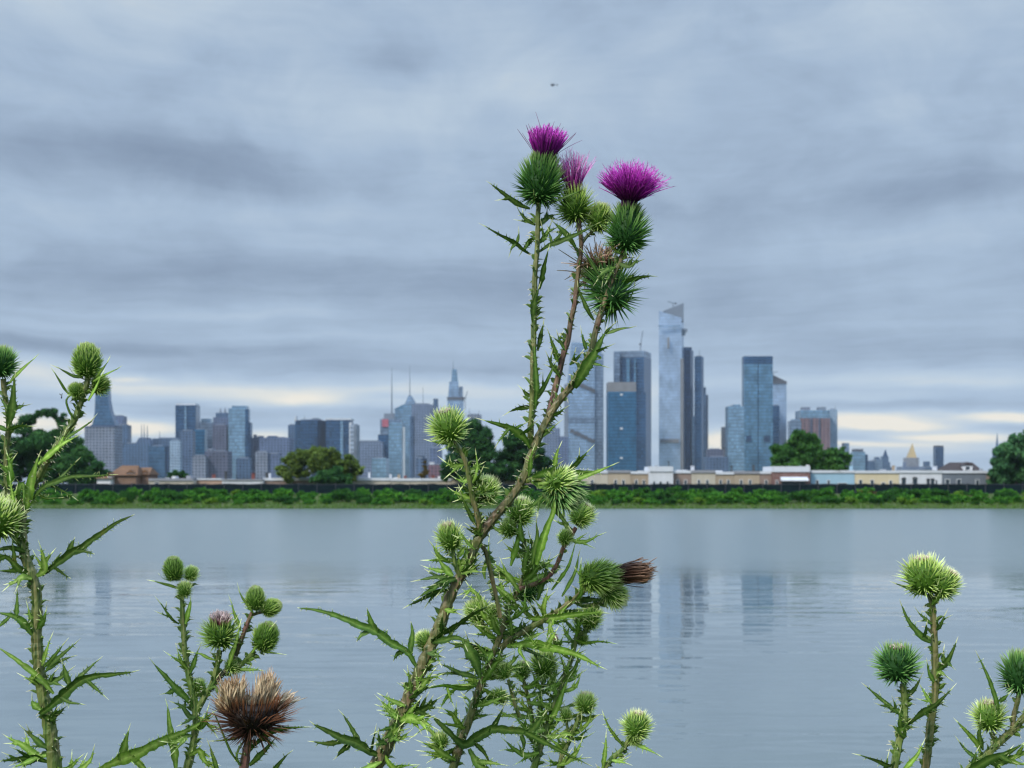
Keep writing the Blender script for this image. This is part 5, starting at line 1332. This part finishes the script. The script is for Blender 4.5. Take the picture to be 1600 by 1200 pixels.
# long lobed leaf reaching left, and the one below it
T.leaf([(652,1044,-6),(637,1020,-10),(622,1010,-12),(608,1003,-14),(591,989,-16),(575,981,-18),(562,977,-20),(545,970,-22),(519,960,-24),(492,953,-26),(467,950,-28)], 13,
  [((641,1022),(643,1005),(645,988),(643,972),11), ((590,988),(583,972),(576,950),13), ((582,985),(568,990),(560,999),9), ((632,1016),(622,1020),(616,1030),8), ((600,998),(604,990),(606,984),5)], face=.2, spine=4)
T.leaf([(590,1180,-8),(574,1172,-14),(556,1160,-18),(536,1154,-22),(512,1142,-26),(490,1132,-30)], 16, [((566,1166),(555,1142),(538,1115),9), ((536,1155),(512,1158),(492,1156),9), ((548,1160),(536,1170),(528,1180),10), ((580,1174),(584,1156),(588,1140),6)], face=.1)
T.leaf([(596,1190,-10),(584,1196,-16),(566,1204,-20),(540,1216,-24)], 11, auto=3)
T.leaf([(600,1178,-8),(612,1196,-14),(632,1206,-18),(662,1202,-22)], 12, auto=3)
T.leaf([(624,1128,-10),(640,1122,-18),(660,1128,-24),(676,1136,-30)], 14, auto=5)
T.leaf([(630,1116,-10),(646,1112,-16),(664,1106,-20),(684,1092,-24)], 14, auto=5)
T.leaf([(626,1122,-6),(616,1136,-12),(606,1150,-16),(596,1156,-20)], 12, auto=3)
T.leaf([(640,1090,-6),(652,1082,-10),(664,1066,-12),(676,1050,-14)], 10, auto=2)
T.leaf([(676,1000,-10),(690,990,-16),(710,978,-20),(740,958,-24),(762,948,-26)], 11, auto=3)
T.leaf([(676,1004,-10),(694,1000,-16),(712,996,-20),(734,1004,-24)], 10, auto=2)
T.head('pale', 662, 1000, 17, -30, 5, 16, var=1)

rt = random.Random(12)
for (ax, ay, bx, by, n) in ((585,1200,640,1090,9),(640,1090,700,940,6),(716,905,752,838,5),(728,722,745,805,7)):
    for i in range(n):
        u = rt.random(); x_, y_ = ax + (bx - ax) * u, ay + (by - ay) * u
        sg = rt.choice((-1, 1)); l = rt.uniform(16, 40)
        a = sg * rt.uniform(.4, 1.7) + .4
        d0 = rt.uniform(-16, -4)
        T.leaf([(x_, y_, d0), (x_ + math.sin(a) * l * .55, y_ - math.cos(a) * l * .45, d0 * 1.4), (x_ + math.sin(a) * l, y_ - math.cos(a) * l, d0 * 1.8)], rt.uniform(6, 10), auto=rt.choice((1, 2, 3)))

# ------------------------------------------------------------------ second, bushy thistle behind it
B = Plant('bull_thistle', 'bushy thistle with a brown withered head pointing right, close behind the tallest one', 1.20, 712)
B.pale = 0.85
B.stem([(706,1205),(720,1160),(732,1128),(743,1093),(755,1059),(774,1013),(789,971),(801,941),(812,915),(824,890),(830,868)], 17, 8, .48, 1.1, to_ground=True)
B.stem([(783,1012,0),(800,998,-6),(816,988,-8),(840,974,-10),(864,960,-12),(888,944,-14),(904,930,-14),(918,918,-14)], 13, 10, .45, .9, 'branch')
B.stem([(826,884,0),(822,860,2),(816,838,4),(812,820,4)], 8, 8, .15, 1.2, 'branch')
B.stem([(812,920,-4),(836,912,-8),(856,902,-10),(868,886,-10),(876,868,-12),(882,852,-12),(892,838,-12),(900,824,-12)], 9, 8, .95, .5, 'branch')
B.stem([(800,944,4),(806,930,6),(816,935,8),(823,928,8)], 8, 8, .1, 1.1, 'branch')
B.stem([(778,1004,4),(762,985,8),(750,968,10)], 8, 8, .1, 1.1, 'branch')
B.stem([(896,938,-8),(910,946,-4),(930,944,0),(944,938,2)], 9, 8, .2, .8, 'branch')
B.stem([(812,1120,10),(804,1100,8),(798,1076,8),(794,1062,8)], 8, 7, .3, 1.1, 'branch')
B.head('wither', 938, 902, 32, 82, 5, -14, ('brownbundle',), 0)
B.head('pale', 961, 931, 25, 118, 22, 2, var=3)
B.head('pale', 812, 797, 27, 4, 8, 4, ('tip',), 1)
B.head('pale', 794, 824, 17, -30, 30, -6, var=2)
B.head('pale', 911, 803, 23, 36, 5, -12, ('tip',), 3)
B.head('pale', 884, 838, 14, 20, 20, -14, var=0)
B.head('spiky', 825, 922, 20, 10, 35, 6, var=0)
B.head('pale', 744, 954, 22, -30, 10, 12, var=2)
B.head('pale', 770, 956, 15, 30, 20, 10, var=1)
B.head('pale', 785, 1047, 17, -20, 10, 8, var=0)
B.head('pale', 778, 1088, 16, -70, 20, 6, var=3)
B.head('pale', 688, 1156, 16, -10, 30, -4, var=1)
B.leaf([(792,1010,-6),(808,1008,-14),(826,1005,-18),(854,1010,-22),(876,1015,-24),(900,1022,-26),(938,1042,-30)], 15, [((854,1010),(860,996),(868,983),9), ((850,1008),(836,1004),(826,990),6), ((816,1006),(812,1014),(822,1032),7)], face=.2)
B.leaf([(726,1000,-20),(734,1018,-24),(744,1036,-26),(751,1062,-26)], 19, [((738,1020),(758,1022),(764,1034),6)], teeth=True, face=.1)
B.leaf([(748,1060,-8),(730,1055,-14),(706,1052,-18),(682,1054,-22)], 9, [((724,1054),(708,1044),(692,1036),8)])
B.leaf([(742,1072,-8),(720,1074,-14),(694,1070,-18),(666,1076,-22)], 10, [((712,1074),(700,1084),(690,1102),8), ((700,1072),(704,1086),(708,1096),6)])
B.leaf([(679,1122,-16),(700,1142,-20),(724,1163,-22),(744,1152,-24),(768,1139,-26),(794,1140,-28),(820,1144,-30),(848,1158,-32),(878,1174,-34),(914,1192,-36)], 14,
  [((820,1144),(834,1132),(848,1114),14), ((814,1144),(818,1156),(817,1168),9), ((766,1140),(776,1122),(786,1104),11), ((740,1154),(756,1170),(766,1190),10)], face=.15)
B.leaf([(733,1170,-10),(744,1190,-14),(764,1206,-16),(800,1222,-18)], 14, auto=3)
B.leaf([(712,1188,-8),(694,1178,-12),(680,1168,-14),(660,1160,-16)], 11, auto=3)
B.leaf([(690,1176,-8),(680,1150,-10),(664,1138,-12),(652,1146,-14)], 8, auto=2)
B.leaf([(752,1068,-6),(764,1050,-10),(774,1036,-12),(792,1026,-14)], 10, auto=3)
B.leaf([(764,1035,-6),(744,1022,-10),(724,1010,-14),(700,1004,-16)], 10, auto=3)
B.leaf([(780,992,-6),(768,974,-10),(754,960,-12),(746,938,-14)], 10, auto=3)
B.leaf([(790,972,-6),(806,962,-10),(818,950,-12),(820,926,-14)], 9, auto=3)
B.leaf([(804,940,-6),(790,928,-10),(776,918,-12),(762,922,-14)], 9, auto=3)
B.leaf([(798,884,-2),(806,856,-6),(812,830,-8),(814,808,-10)], 10, teeth=False)
B.leaf([(812,926,-6),(800,908,-8),(790,896,-10),(770,880,-12)], 9, auto=3)
B.leaf([(818,908,-6),(830,898,-8),(838,888,-10),(852,880,-12)], 8, auto=2)
B.leaf([(826,966,-10),(850,966,-14),(888,961,-18),(914,958,-20),(940,957,-22)], 12, auto=2, face=.3)
B.leaf([(862,922,-8),(876,902,-12),(888,884,-14),(898,852,-16)], 7, teeth=False)
B.leaf([(878,932,-8),(890,912,-10),(900,890,-12),(904,868,-14)], 6, teeth=False)
B.leaf([(840,938,-8),(846,916,-10),(854,896,-12),(850,880,-14)], 8, auto=3)
B.leaf([(886,838,-12),(900,846,-16),(916,846,-18),(936,836,-20)], 7, auto=2)
B.leaf([(892,832,-12),(884,820,-14),(878,808,-16),(872,796,-18)], 8, auto=2)
B.leaf([(896,942,-16),(908,926,-20),(906,904,-22),(908,880,-24)], 7, auto=1)
B.leaf([(836,886,0),(858,884,-2),(876,884,-4)], 6)
B.leaf([(770,938,14),(776,920,12),(786,910,10)], 9, auto=2)
B.leaf([(758,905,14),(756,890,12),(762,872,10),(764,846,8)], 6, teeth=False)
B.leaf([(752,944,8),(746,930,6),(734,922,4),(722,928,2)], 8, auto=3)
B.leaf([(868,962,-14),(860,980,-18),(862,998,-20)], 9, auto=2)
B.leaf([(812,962,0),(804,948,-4),(796,938,-6),(780,934,-8)], 9, auto=3)
B.leaf([(728,1140,-4),(716,1130,-8),(708,1116,-12),(694,1108,-16)], 11, auto=3)
B.leaf([(738,1108,-4),(752,1096,-8),(766,1090,-10),(786,1094,-12)], 9, auto=3)

# the tangle of small side leaves in the middle of the clump
rq = random.Random(77)
for (ax, ay, bx, by, n) in ((706,1200,760,1050,11),(760,1050,808,930,16),(808,930,830,868,10),(786,1012,900,935,12),(826,884,812,825,7)):
    for i in range(n):
        u = rq.random(); x_, y_ = ax + (bx - ax) * u, ay + (by - ay) * u
        a = rq.uniform(-2.0, 2.0); l = rq.uniform(24, 62)
        ex, ey = x_ + math.sin(a) * l, y_ - math.cos(a) * l
        mx_, my_ = (x_ + ex) / 2 + rq.uniform(-6, 6), (y_ + ey) / 2 + rq.uniform(-2, 8)
        d0 = rq.uniform(-14, 18)
        B.leaf([(x_, y_, d0 * .2), (mx_, my_, d0), (ex, ey, d0 * 1.3)], rq.uniform(6, 11), auto=rq.choice((1, 2, 3)))

# ------------------------------------------------------------------ third thistle, thin stem right of the centre
C = Plant('bull_thistle', 'slimmer thistle with many small buds, right of the bushy one', 1.24, 840)
C.pale = 1.0
C.stem([(833,1205),(844,1168),(854,1139),(864,1108),(873,1082),(882,1056),(892,1032),(899,1004),(904,980)], 13, 8, .12, 1.2, to_ground=True)
C.stem([(843,1172,6),(842,1140,10),(843,1101,14),(848,1066,14),(850,1056,14)], 8, 7, .1, 1.2, 'branch')
C.stem([(840,1180,8),(835,1140,14),(828,1104,18),(820,1070,18),(816,1060,18)], 9, 7, .2, 1.2, 'branch')
C.stem([(872,1205,-10),(878,1180,-10),(892,1154,-10),(902,1126,-10),(908,1112,-10)], 9, 7, .15, 1.0, 'branch')
C.stem([(890,1160,-8),(887,1140,-6),(885,1126,-6)], 6, 5, .1, .8, 'branch')
C.head('pale', 924, 962, 21, 12, 6, 0, ('tip',), 0)
C.stem([(903,992,-2),(914,986,-2),(920,978,-2)], 7, 6, .1, 1.0, 'branch')
C.head('pale', 850, 1036, 26, 2, 10, 14, var=1)
C.head('pale', 816, 1046, 16, 4, 8, 18, ('tip',), 2)
C.head('pale', 904, 962, 13, -10, 10, 6, var=3)
C.head('pale', 910, 998, 12, 30, 15, 8, var=0)
C.head('pale', 915, 1097, 19, 6, 6, -10, ('tip',), 3)
C.head('pale', 884, 1116, 12, -4, 10, -6, var=2)
C.head('half', 866, 1008, 13, -6, 5, 26, ('blush',), 0)
C.leaf([(846,1160,-4),(830,1150,-8),(820,1136,-10),(806,1122,-12)], 9, auto=2)
C.leaf([(829,1122,4),(812,1119,0),(796,1118,-4),(780,1119,-8)], 8, auto=2)
C.leaf([(858,1130,-6),(870,1106,-10),(878,1084,-12),(888,1060,-14)], 9, teeth=False)
C.leaf([(864,1110,-6),(850,1102,-10),(842,1092,-12)], 8, auto=2)
C.leaf([(880,1066,-6),(892,1052,-10),(900,1040,-12),(904,1022,-14)], 8, auto=2)
C.leaf([(876,1080,-6),(890,1078,-10),(900,1072,-12),(906,1058,-14)], 7, auto=1)
C.leaf([(892,1030,-6),(880,1020,-8),(874,1008,-10),(868,996,-12)], 7, auto=2)
C.leaf([(900,1000,-4),(916,1004,-8),(934,1002,-10),(954,1004,-12)], 6)
C.leaf([(894,1150,-12),(908,1140,-16),(920,1128,-18),(924,1112,-20)], 7, auto=2)
C.leaf([(850,1150,-4),(866,1152,-8),(884,1148,-12),(902,1150,-14)], 8, auto=3)
C.leaf([(846,1080,8),(838,1064,6),(832,1052,4)], 8, auto=2)
C.leaf([(852,1078,8),(862,1062,6),(868,1046,4)], 7, auto=2)
C.leaf([(842,1176,-6),(822,1180,-10),(806,1172,-12),(790,1158,-16)], 10, auto=3)
C.leaf([(870,1196,-12),(886,1190,-16),(900,1176,-18),(908,1160,-20)], 9, auto=3)
C.leaf([(826,1090,14),(814,1082,12),(806,1074,10)], 7, auto=2)

for (ax, ay, bx, by, n) in ((835,1200,873,1082,16),(873,1082,904,985,12),(843,1170,850,1060,9),(838,1160,816,1060,9),(874,1200,905,1115,9)):
    for i in range(n):
        u = rq.random(); x_, y_ = ax + (bx - ax) * u, ay + (by - ay) * u
        a = rq.uniform(-2.0, 2.0); l = rq.uniform(18, 46)
        ex, ey = x_ + math.sin(a) * l, y_ - math.cos(a) * l
        d0 = rq.uniform(-12, 14)
        C.leaf([(x_, y_, d0 * .2), ((x_ + ex) / 2 + rq.uniform(-5, 5), (y_ + ey) / 2 + rq.uniform(-2, 6), d0), (ex, ey, d0 * 1.3)], rq.uniform(5, 9), auto=rq.choice((1, 2)))

# ------------------------------------------------------------------ single small bud on the right of the centre
E = Plant('bull_thistle', 'short thistle stem carrying one lone green bud, right of the central clump', 1.18, 925)
E.pale = 0.8
E.stem([(938,1208),(949,1194),(960,1182),(972,1172),(980,1160),(987,1150)], 11, 8, .05, 1.3, to_ground=True)
E.head('pale', 995, 1131, 25, 8, 8, 0, ('tip',), 0, stretch=1.08)
E.head('bud', 993, 1154, 13, 100, 30, -4, var=1, collar=0)
E.leaf([(974,1166,-4),(962,1150,-8),(952,1136,-10),(944,1119,-12)], 7)
E.leaf([(984,1160,-4),(996,1164,-8),(1010,1170,-10),(1026,1178,-12)], 6)
E.leaf([(942,1200,-4),(944,1184,-6),(946,1168,-8),(947,1152,-8)], 7)
E.leaf([(956,1188,-4),(968,1190,-8),(978,1186,-10)], 7, auto=2)

# ------------------------------------------------------------------ left edge thistle
L = Plant('bull_thistle', 'tall thistle at the left edge forking into two budded branches', 1.12, 92)
L.pale = 0.35
L.stem([(86,1205),(81,1164),(75,1125),(66,1080),(60,1035),(57,990),(57,930),(50,900),(39,870),(35,845),(34,815),(35,792)], 25, 16, .36, 1.2, to_ground=True)
L.stem([(34,796),(44,772),(56,752),(72,724),(93,690),(113,662),(123,638),(134,606),(138,588)], 14, 10, .30, 1.8, 'branch')
L.stem([(34,830,4),(22,800,6),(12,770,6),(10,735,6),(10,700,6),(14,668,6),(12,640,6),(7,615,6),(5,592,6)], 13, 10, .42, 1.5, 'branch')
L.stem([(134,612,2),(146,612,6),(156,612,8)], 7, 6, .1, 1, 'branch')
L.stem([(130,625,-2),(124,620,-6),(119,616,-8)], 6, 6, .1, 1, 'branch')
L.stem([(30,850,-4),(20,838,-12),(12,828,-16)], 9, 9, .1, 1, 'branch')
L.head('tight', 136, 562, 28, 2, 8, 0, var=0)
L.head('bud', 158, 600, 17, 52, 12, 8, var=1)
L.head('bud', 118, 609, 14, -28, 14, -8, var=2)
L.head('spiky', 1, 564, 29, 4, 8, 6, var=2)
L.head('pale', 4, 806, 38, 30, 22, -16, var=1)
L.leaf([(42,795,-6),(46,765,-12),(52,740,-14),(60,714,-16)], 16, teeth=False, face=.2)
L.leaf([(48,783,-6),(68,762,-14),(90,752,-18),(112,745,-22),(140,744,-26),(172,742,-30)], 8, [((92,752),(104,742),(122,722),5), ((80,757),(96,764),(116,776),5), ((60,768),(74,778),(96,778),5)], spine=12)
L.leaf([(60,725,-8),(80,708,-14),(98,694,-18),(118,683,-20)], 10, auto=1)
L.leaf([(86,700,-8),(106,684,-14),(124,672,-18),(143,658,-22)], 8, auto=1)
L.leaf([(116,655,-8),(110,645,-10),(104,625,-12),(116,614,-12)], 5, teeth=False)
L.leaf([(108,616,-6),(100,606,-10),(93,594,-12),(85,582,-14)], 5, teeth=False)
L.leaf([(130,590,-6),(116,588,-10),(104,582,-12),(92,575,-14)], 5, teeth=False)
L.leaf([(146,596,-8),(156,590,-12),(168,584,-14),(182,577,-16)], 4, teeth=False)
L.leaf([(138,626,-8),(146,614,-12),(152,602,-14),(158,588,-16)], 7, teeth=False)
L.leaf([(150,590,-8),(158,580,-10),(168,566,-12)], 4, teeth=False)
L.leaf([(13,666,-6),(18,644,-10),(21,618,-12),(23,590,-14)], 13, [((20,640),(30,637),(42,634),8), ((18,646),(10,632),(2,622),6)], face=.1)
L.leaf([(14,600,-4),(22,590,-8),(34,578,-10),(51,562,-12)], 6, teeth=False)
L.leaf([(11,672,-4),(0,668,-8),(-10,664,-10)], 9)
L.leaf([(10,672,-4),(24,667,-8),(34,665,-10),(46,666,-12)], 7)
L.leaf([(14,760,-2),(16,735,-6),(12,712,-8)], 12, auto=2)
L.leaf([(28,840,-10),(24,815,-16),(22,790,-20),(16,750,-22)], 10, auto=2)
L.leaf([(34,790,-12),(28,772,-16),(36,756,-18),(38,790,-20)], 8)
L.leaf([(66,898,-4),(82,886,-10),(100,872,-14),(114,862,-18),(124,858,-20),(140,846,-22),(160,832,-24),(184,816,-26),(206,806,-28)], 12, [((112,863),(116,852),(121,842),10), ((122,860),(138,860),(153,864),8), ((84,884),(90,876),(98,864),5), ((86,884),(98,892),(112,902),6)], face=.1, spine=5)
L.leaf([(58,900,-6),(70,890,-10),(68,872,-12),(64,856,-14)], 12, auto=2)
L.leaf([(46,896,-6),(28,886,-10),(14,872,-12),(-4,866,-14)], 14, auto=3)
L.leaf([(50,905,-8),(36,902,-14),(26,908,-16),(14,915,-18)], 11, auto=2)
L.leaf([(40,862,-8),(20,856,-12),(0,858,-14),(-14,862,-16)], 9)
L.leaf([(50,992,-6),(36,972,-12),(22,963,-14),(-2,957,-16)], 12, [((30,967),(31,946),(31,924),9), ((20,962),(10,972),(-2,982),6)], face=.1)
L.leaf([(52,985,-6),(48,966,-8),(44,950,-8)], 9)
L.leaf([(58,985,-6),(66,970,-8),(72,955,-8)], 10, auto=1)
L.leaf([(84,1084,-12),(64,1062,-16),(30,1034,-20),(-2,1012,-22)], 10, teeth=False, face=.2)
L.leaf([(66,1040,-8),(72,1020,-12),(78,1000,-14)], 7)
L.leaf([(70,1042,-8),(84,1026,-12),(98,1008,-14)], 7)
L.leaf([(72,1046,-8),(94,1026,-14),(117,1006,-18)], 8)
L.leaf([(70,1050,-8),(88,1036,-12),(112,1026,-16)], 7)
L.leaf([(62,1116,-14),(78,1104,-18),(96,1088,-20),(112,1074,-22),(128,1062,-24),(150,1056,-26),(180,1053,-28),(207,1050,-30)], 15, [((118,1070),(111,1054),(105,1034),11), ((124,1062),(138,1048),(156,1031),8), ((142,1058),(156,1070),(170,1082),7), ((100,1086),(116,1094),(134,1096),6)], face=.2)
L.leaf([(64,1110,-14),(52,1100,-18),(50,1094,-20)], 12)
L.leaf([(66,1118,-10),(84,1122,-14),(88,1104,-16)], 12, auto=2)
L.leaf([(62,1062,-8),(78,1066,-12),(96,1058,-16),(108,1048,-18)], 10, auto=3)
L.leaf([(60,1070,-8),(50,1060,-12),(54,1050,-14)], 9, auto=2)
L.leaf([(74,1180,-6),(56,1180,-10),(38,1166,-14),(12,1152,-18)], 13, auto=3)
L.leaf([(76,1190,-6),(56,1184,-10),(34,1184,-14),(2,1189,-18)], 13, auto=4)
L.leaf([(78,1170,-6),(66,1164,-10),(52,1152,-12),(38,1140,-14)], 9, auto=2)
L.leaf([(84,1195,-4),(96,1204,-8),(112,1196,-12),(124,1184,-14)], 11, auto=3)
L.leaf([(90,1205,-4),(112,1212,-8),(140,1190,-10),(146,1172,-12)], 12, auto=1)

# ------------------------------------------------------------------ lower left thistle with open buds
M = Plant('bull_thistle', 'thistle with a small blush tuft and round buds, left of the brown seed head', 1.22, 285)
M.pale = 0.75
M.stem([(291,1206),(301,1164),(306,1125),(303,1095),(295,1056),(289,1020),(287,990),(285,960),(284,933),(280,912)], 15, 8, .12, 1.3, to_ground=True)
M.stem([(304,1119),(316,1095),(331,1068),(339,1040),(343,1016)], 12, 9, .12, 1.3, 'branch')
M.stem([(336,1066,6),(350,1050,8),(364,1032,8),(376,1002,8),(385,978,8),(394,957,8)], 10, 8, .75, .8, 'branch')
M.stem([(362,1050,4),(372,1042,2),(384,1032,0),(398,1017,0)], 9, 9, .15, 1.1, 'branch')
M.stem([(392,962,8),(402,958,10),(414,956,12)], 6, 6, .6, .5, 'branch')
M.stem([(284,935,2),(292,920,6),(297,910,6)], 6, 6, .1, .8, 'branch')
M.head('tight', 271, 888, 22, -2, 8, 0, ('tip',), 0)
M.head('pale', 299, 895, 14, 20, 10, 6, var=1)
M.head('pale', 288, 920, 14, 4, 18, -8, var=2)
M.head('half', 344, 988, 28, 4, 12, 0, ('blush',), 0, stretch=.95)
M.head('tight', 399, 934, 20, 2, 8, 8, ('tip',), 1)
M.head('tight', 425, 949, 19, 64, 6, 12, ('tip',), 2)
M.head('tight', 416, 994, 26, 22, 8, 0, ('tip',), 3)
M.head('pale', 310, 1072, 15, 6, 10, 8, var=0)
M.head('pale', 366, 1040, 15, 60, 20, 6, var=3, collar=0)
M.leaf([(300,1104,-6),(290,1090,-10),(274,1074,-14),(258,1056,-16),(241,1038,-18)], 11, [((276,1076),(268,1080),(260,1082),8)], face=.2)
M.leaf([(275,1200,-10),(272,1170,-12),(266,1140,-12),(262,1104,-10)], 13, teeth=False, face=.2)
M.leaf([(148,1206,-22),(190,1186,-20),(214,1178,-18),(236,1166,-16),(262,1154,-14),(295,1140,-12),(330,1121,-10)], 17, [((194,1184),(199,1162),(206,1138),15), ((210,1180),(222,1190),(236,1206),11)], face=.15)
M.leaf([(290,975,-4),(293,962,-6),(297,945,-8),(298,938,-8)], 7, teeth=False)
M.leaf([(280,975,-4),(270,968,-8),(262,958,-10),(251,943,-12)], 6, auto=2)
M.leaf([(280,920,-6),(270,916,-8),(256,912,-10),(241,908,-12)], 5, teeth=False)
M.leaf([(297,1052,-4),(302,1040,-6),(306,1026,-8),(310,1015,-8)], 8)
M.leaf([(293,1045,-4),(284,1034,-8),(278,1018,-10)], 8, auto=1)
M.leaf([(358,1040,-6),(364,1020,-10),(370,1002,-12),(374,980,-12)], 10, teeth=False)
M.leaf([(348,1018,-8),(356,1004,-12),(362,988,-14),(366,972,-14)], 7, teeth=False)
M.leaf([(376,985,4),(372,972,2),(366,958,0),(362,942,-2)], 6)
M.leaf([(338,1032,-4),(324,1028,-8),(314,1022,-10),(302,1020,-12)], 5, teeth=False)
M.leaf([(396,958,4),(388,945,2),(380,935,0),(374,925,-2)], 6)
M.leaf([(404,1014,-4),(416,1018,-8),(434,1021,-10)], 5, teeth=False)
M.leaf([(394,1020,-4),(402,1008,-8),(414,994,-12),(426,978,-14)], 6, teeth=False)
M.leaf([(376,1046,-4),(390,1046,-8),(406,1047,-10)], 6)
M.leaf([(306,1120,-6),(296,1120,-10),(284,1104,-12),(272,1098,-14)], 9, auto=3)
M.leaf([(310,1120,-8),(324,1130,-12),(334,1138,-14)], 10, auto=3)
M.leaf([(300,1150,-6),(286,1150,-10),(276,1160,-14),(262,1160,-16)], 10, auto=3)
M.leaf([(304,1140,-8),(318,1132,-12),(324,1110,-14)], 9, auto=2)
M.leaf([(296,1180,-6),(312,1172,-10),(320,1188,-12),(342,1204,-16)], 10, auto=3)
M.leaf([(326,1078,-4),(334,1072,-6),(344,1080,-8)], 8, auto=2)

# ------------------------------------------------------------------ the brown seed head
S = Plant('seeding_thistle', 'thistle gone to seed with a big brown head and straw coloured tufts', 1.06, 378)
S.stem([(380,1206),(384,1178),(387,1160),(390,1146)], 17, 13, .85, .9, to_ground=True)
S.head('seed', 396, 1112, 47, 5, 8, 0, ('pappus',), 0, collar=0)
S.leaf([(391,1168,-6),(402,1160,-12),(420,1146,-16),(446,1138,-20),(476,1136,-24)], 9, [((412,1152),(422,1156),(428,1160),6)], teeth=True)
S.leaf([(372,1192,-6),(362,1176,-10),(350,1150,-12),(336,1118,-14)], 5, teeth=False)
S.leaf([(390,1196,-4),(402,1184,-8),(414,1172,-10),(428,1156,-12)], 10)
S.leaf([(378,1200,-4),(370,1184,-8),(374,1168,-8),(380,1158,-8)], 6)
S.leaf([(342,1210,-8),(338,1196,-12),(332,1178,-14),(328,1166,-14)], 8)
S.leaf([(420,1212,-8),(430,1200,-12),(440,1188,-14),(450,1178,-14)], 8)
S.leaf([(380,1150,4),(366,1154,2),(352,1156,0),(334,1158,-2)], 4, teeth=False)

# ------------------------------------------------------------------ right hand thistles
R1 = Plant('bull_thistle', 'single stemmed thistle with one big green bud, left of the twin topped one', 1.10, 1390)
R1.pale = 0.3
R1.stem([(1396,1206),(1404,1164),(1412,1125),(1414,1095),(1411,1068)], 16, 12, .18, 1.4, to_ground=True)
R1.head('spiky', 1402, 1034, 38, -3, 8, 0, ('tip',), 3, stretch=.95)
R1.leaf([(1405,1116,-6),(1390,1104,-10),(1376,1092,-12),(1354,1073,-14)], 8, auto=1)
R1.leaf([(1416,1092,-4),(1424,1082,-6),(1432,1072,-8),(1438,1060,-10)], 7)
R1.leaf([(1416,1132,-8),(1428,1124,-12),(1442,1112,-14),(1460,1102,-16),(1486,1078,-18)], 11, [((1440,1114),(1450,1110),(1462,1108),6), ((1452,1108),(1464,1098),(1472,1100),5)], face=.2)
R1.leaf([(1398,1190,-6),(1390,1196,-10),(1370,1188,-12),(1344,1180,-14)], 7)
R1.leaf([(1410,1206,-6),(1424,1190,-10),(1434,1178,-12),(1441,1164,-14)], 9)
R1.leaf([(1414,1152,-8),(1408,1138,-10),(1420,1128,-12)], 13, auto=2)
R1.leaf([(1412,1120,-4),(1402,1110,-6),(1396,1106,-8)], 9, auto=2)
R1.leaf([(1378,1208,-6),(1384,1196,-8),(1387,1184,-8)], 7)

R2 = Plant('bull_thistle', 'straight thistle topped by two joined pale spiny buds at the right', 1.16, 1442)
R2.pale = 0.5
R2.stem([(1445,1206),(1452,1155),(1456,1119),(1462,1074),(1461,1020),(1459,975),(1457,945),(1453,928)], 16, 12, .48, 1.4, to_ground=True)
R2.stem([(1458,944,-4),(1466,932,-8),(1472,922,-8)], 9, 8, .1, .8, 'branch')
R2.head('pale', 1443, 896, 36, -6, 6, 0, ('tip',), 2, stretch=.95)
R2.head('pale', 1478, 910, 26, 34, 12, -8, ('tip',), 3)
R2.leaf([(1446,930,-4),(1434,926,-8),(1420,920,-10),(1400,912,-12)], 6, teeth=False)
R2.leaf([(1454,1004,-6),(1442,996,-10),(1430,984,-12),(1418,968,-14),(1409,946,-16)], 10, [((1440,994),(1442,984),(1443,974),9)], face=.2)
R2.leaf([(1462,1050,-4),(1474,1040,-8),(1484,1026,-10),(1494,1004,-12)], 10, [((1474,1038),(1472,1028),(1474,1016),8), ((1478,1034),(1482,1038),(1484,1040),6)], face=.2)
R2.leaf([(1464,1056,-6),(1470,1050,-8),(1478,1056,-10)], 9)
R2.leaf([(1460,1066,-4),(1452,1052,-6),(1449,1036,-8)], 7)
R2.leaf([(1462,986,-4),(1470,974,-8),(1476,962,-10)], 7, auto=2)
R2.leaf([(1456,975,-4),(1444,966,-8),(1436,958,-10)], 8, auto=1)
R2.leaf([(1456,1100,-4),(1448,1090,-6),(1440,1074,-8)], 7, auto=1)
R2.leaf([(1456,945,-8),(1464,936,-12),(1474,930,-14)], 7, auto=2)

R3 = Plant('bull_thistle', 'thistle cut by the right edge with two buds on arching branches', 1.08, 1530)
R3.pale = 0.45
R3.stem([(1508,1210),(1525,1192),(1545,1176),(1566,1156),(1582,1142),(1604,1118),(1630,1098)], 15, 12, .3, 1.2, to_ground=True)
R3.stem([(1560,1164,4),(1553,1154,6),(1549,1144,6)], 9, 9, .1, 1, 'branch')
R3.stem([(1582,1142,4),(1584,1120,8),(1590,1096,8),(1594,1078,8)], 9, 9, .45, .8, 'branch')
R3.head('pale', 1546, 1116, 29, -4, 10, 6, ('tip',), 0)
R3.head('spiky', 1596, 1048, 35, 6, 8, 8, var=0)
R3.leaf([(1560,1122,-10),(1556,1096,-14),(1546,1064,-16),(1530,1028,-18)], 8, [((1557,1094),(1564,1088),(1571,1082),8)], face=.1)
R3.leaf([(1532,1176,-6),(1526,1160,-10),(1514,1146,-12),(1496,1128,-14)], 9)
R3.leaf([(1500,1214,-14),(1528,1196,-18),(1550,1184,-20),(1574,1176,-22),(1597,1163,-24)], 16, auto=2, face=.2)
R3.leaf([(1540,1190,-10),(1564,1190,-14),(1590,1180,-18),(1612,1170,-20)], 13, auto=3)
R3.leaf([(1528,1186,-4),(1518,1180,-8),(1508,1172,-10),(1500,1160,-12)], 8)
R3.leaf([(1536,1172,-6),(1530,1150,-8),(1532,1130,-10)], 8)
R3.leaf([(1552,1190,-8),(1566,1204,-12),(1590,1206,-14)], 11, auto=3)
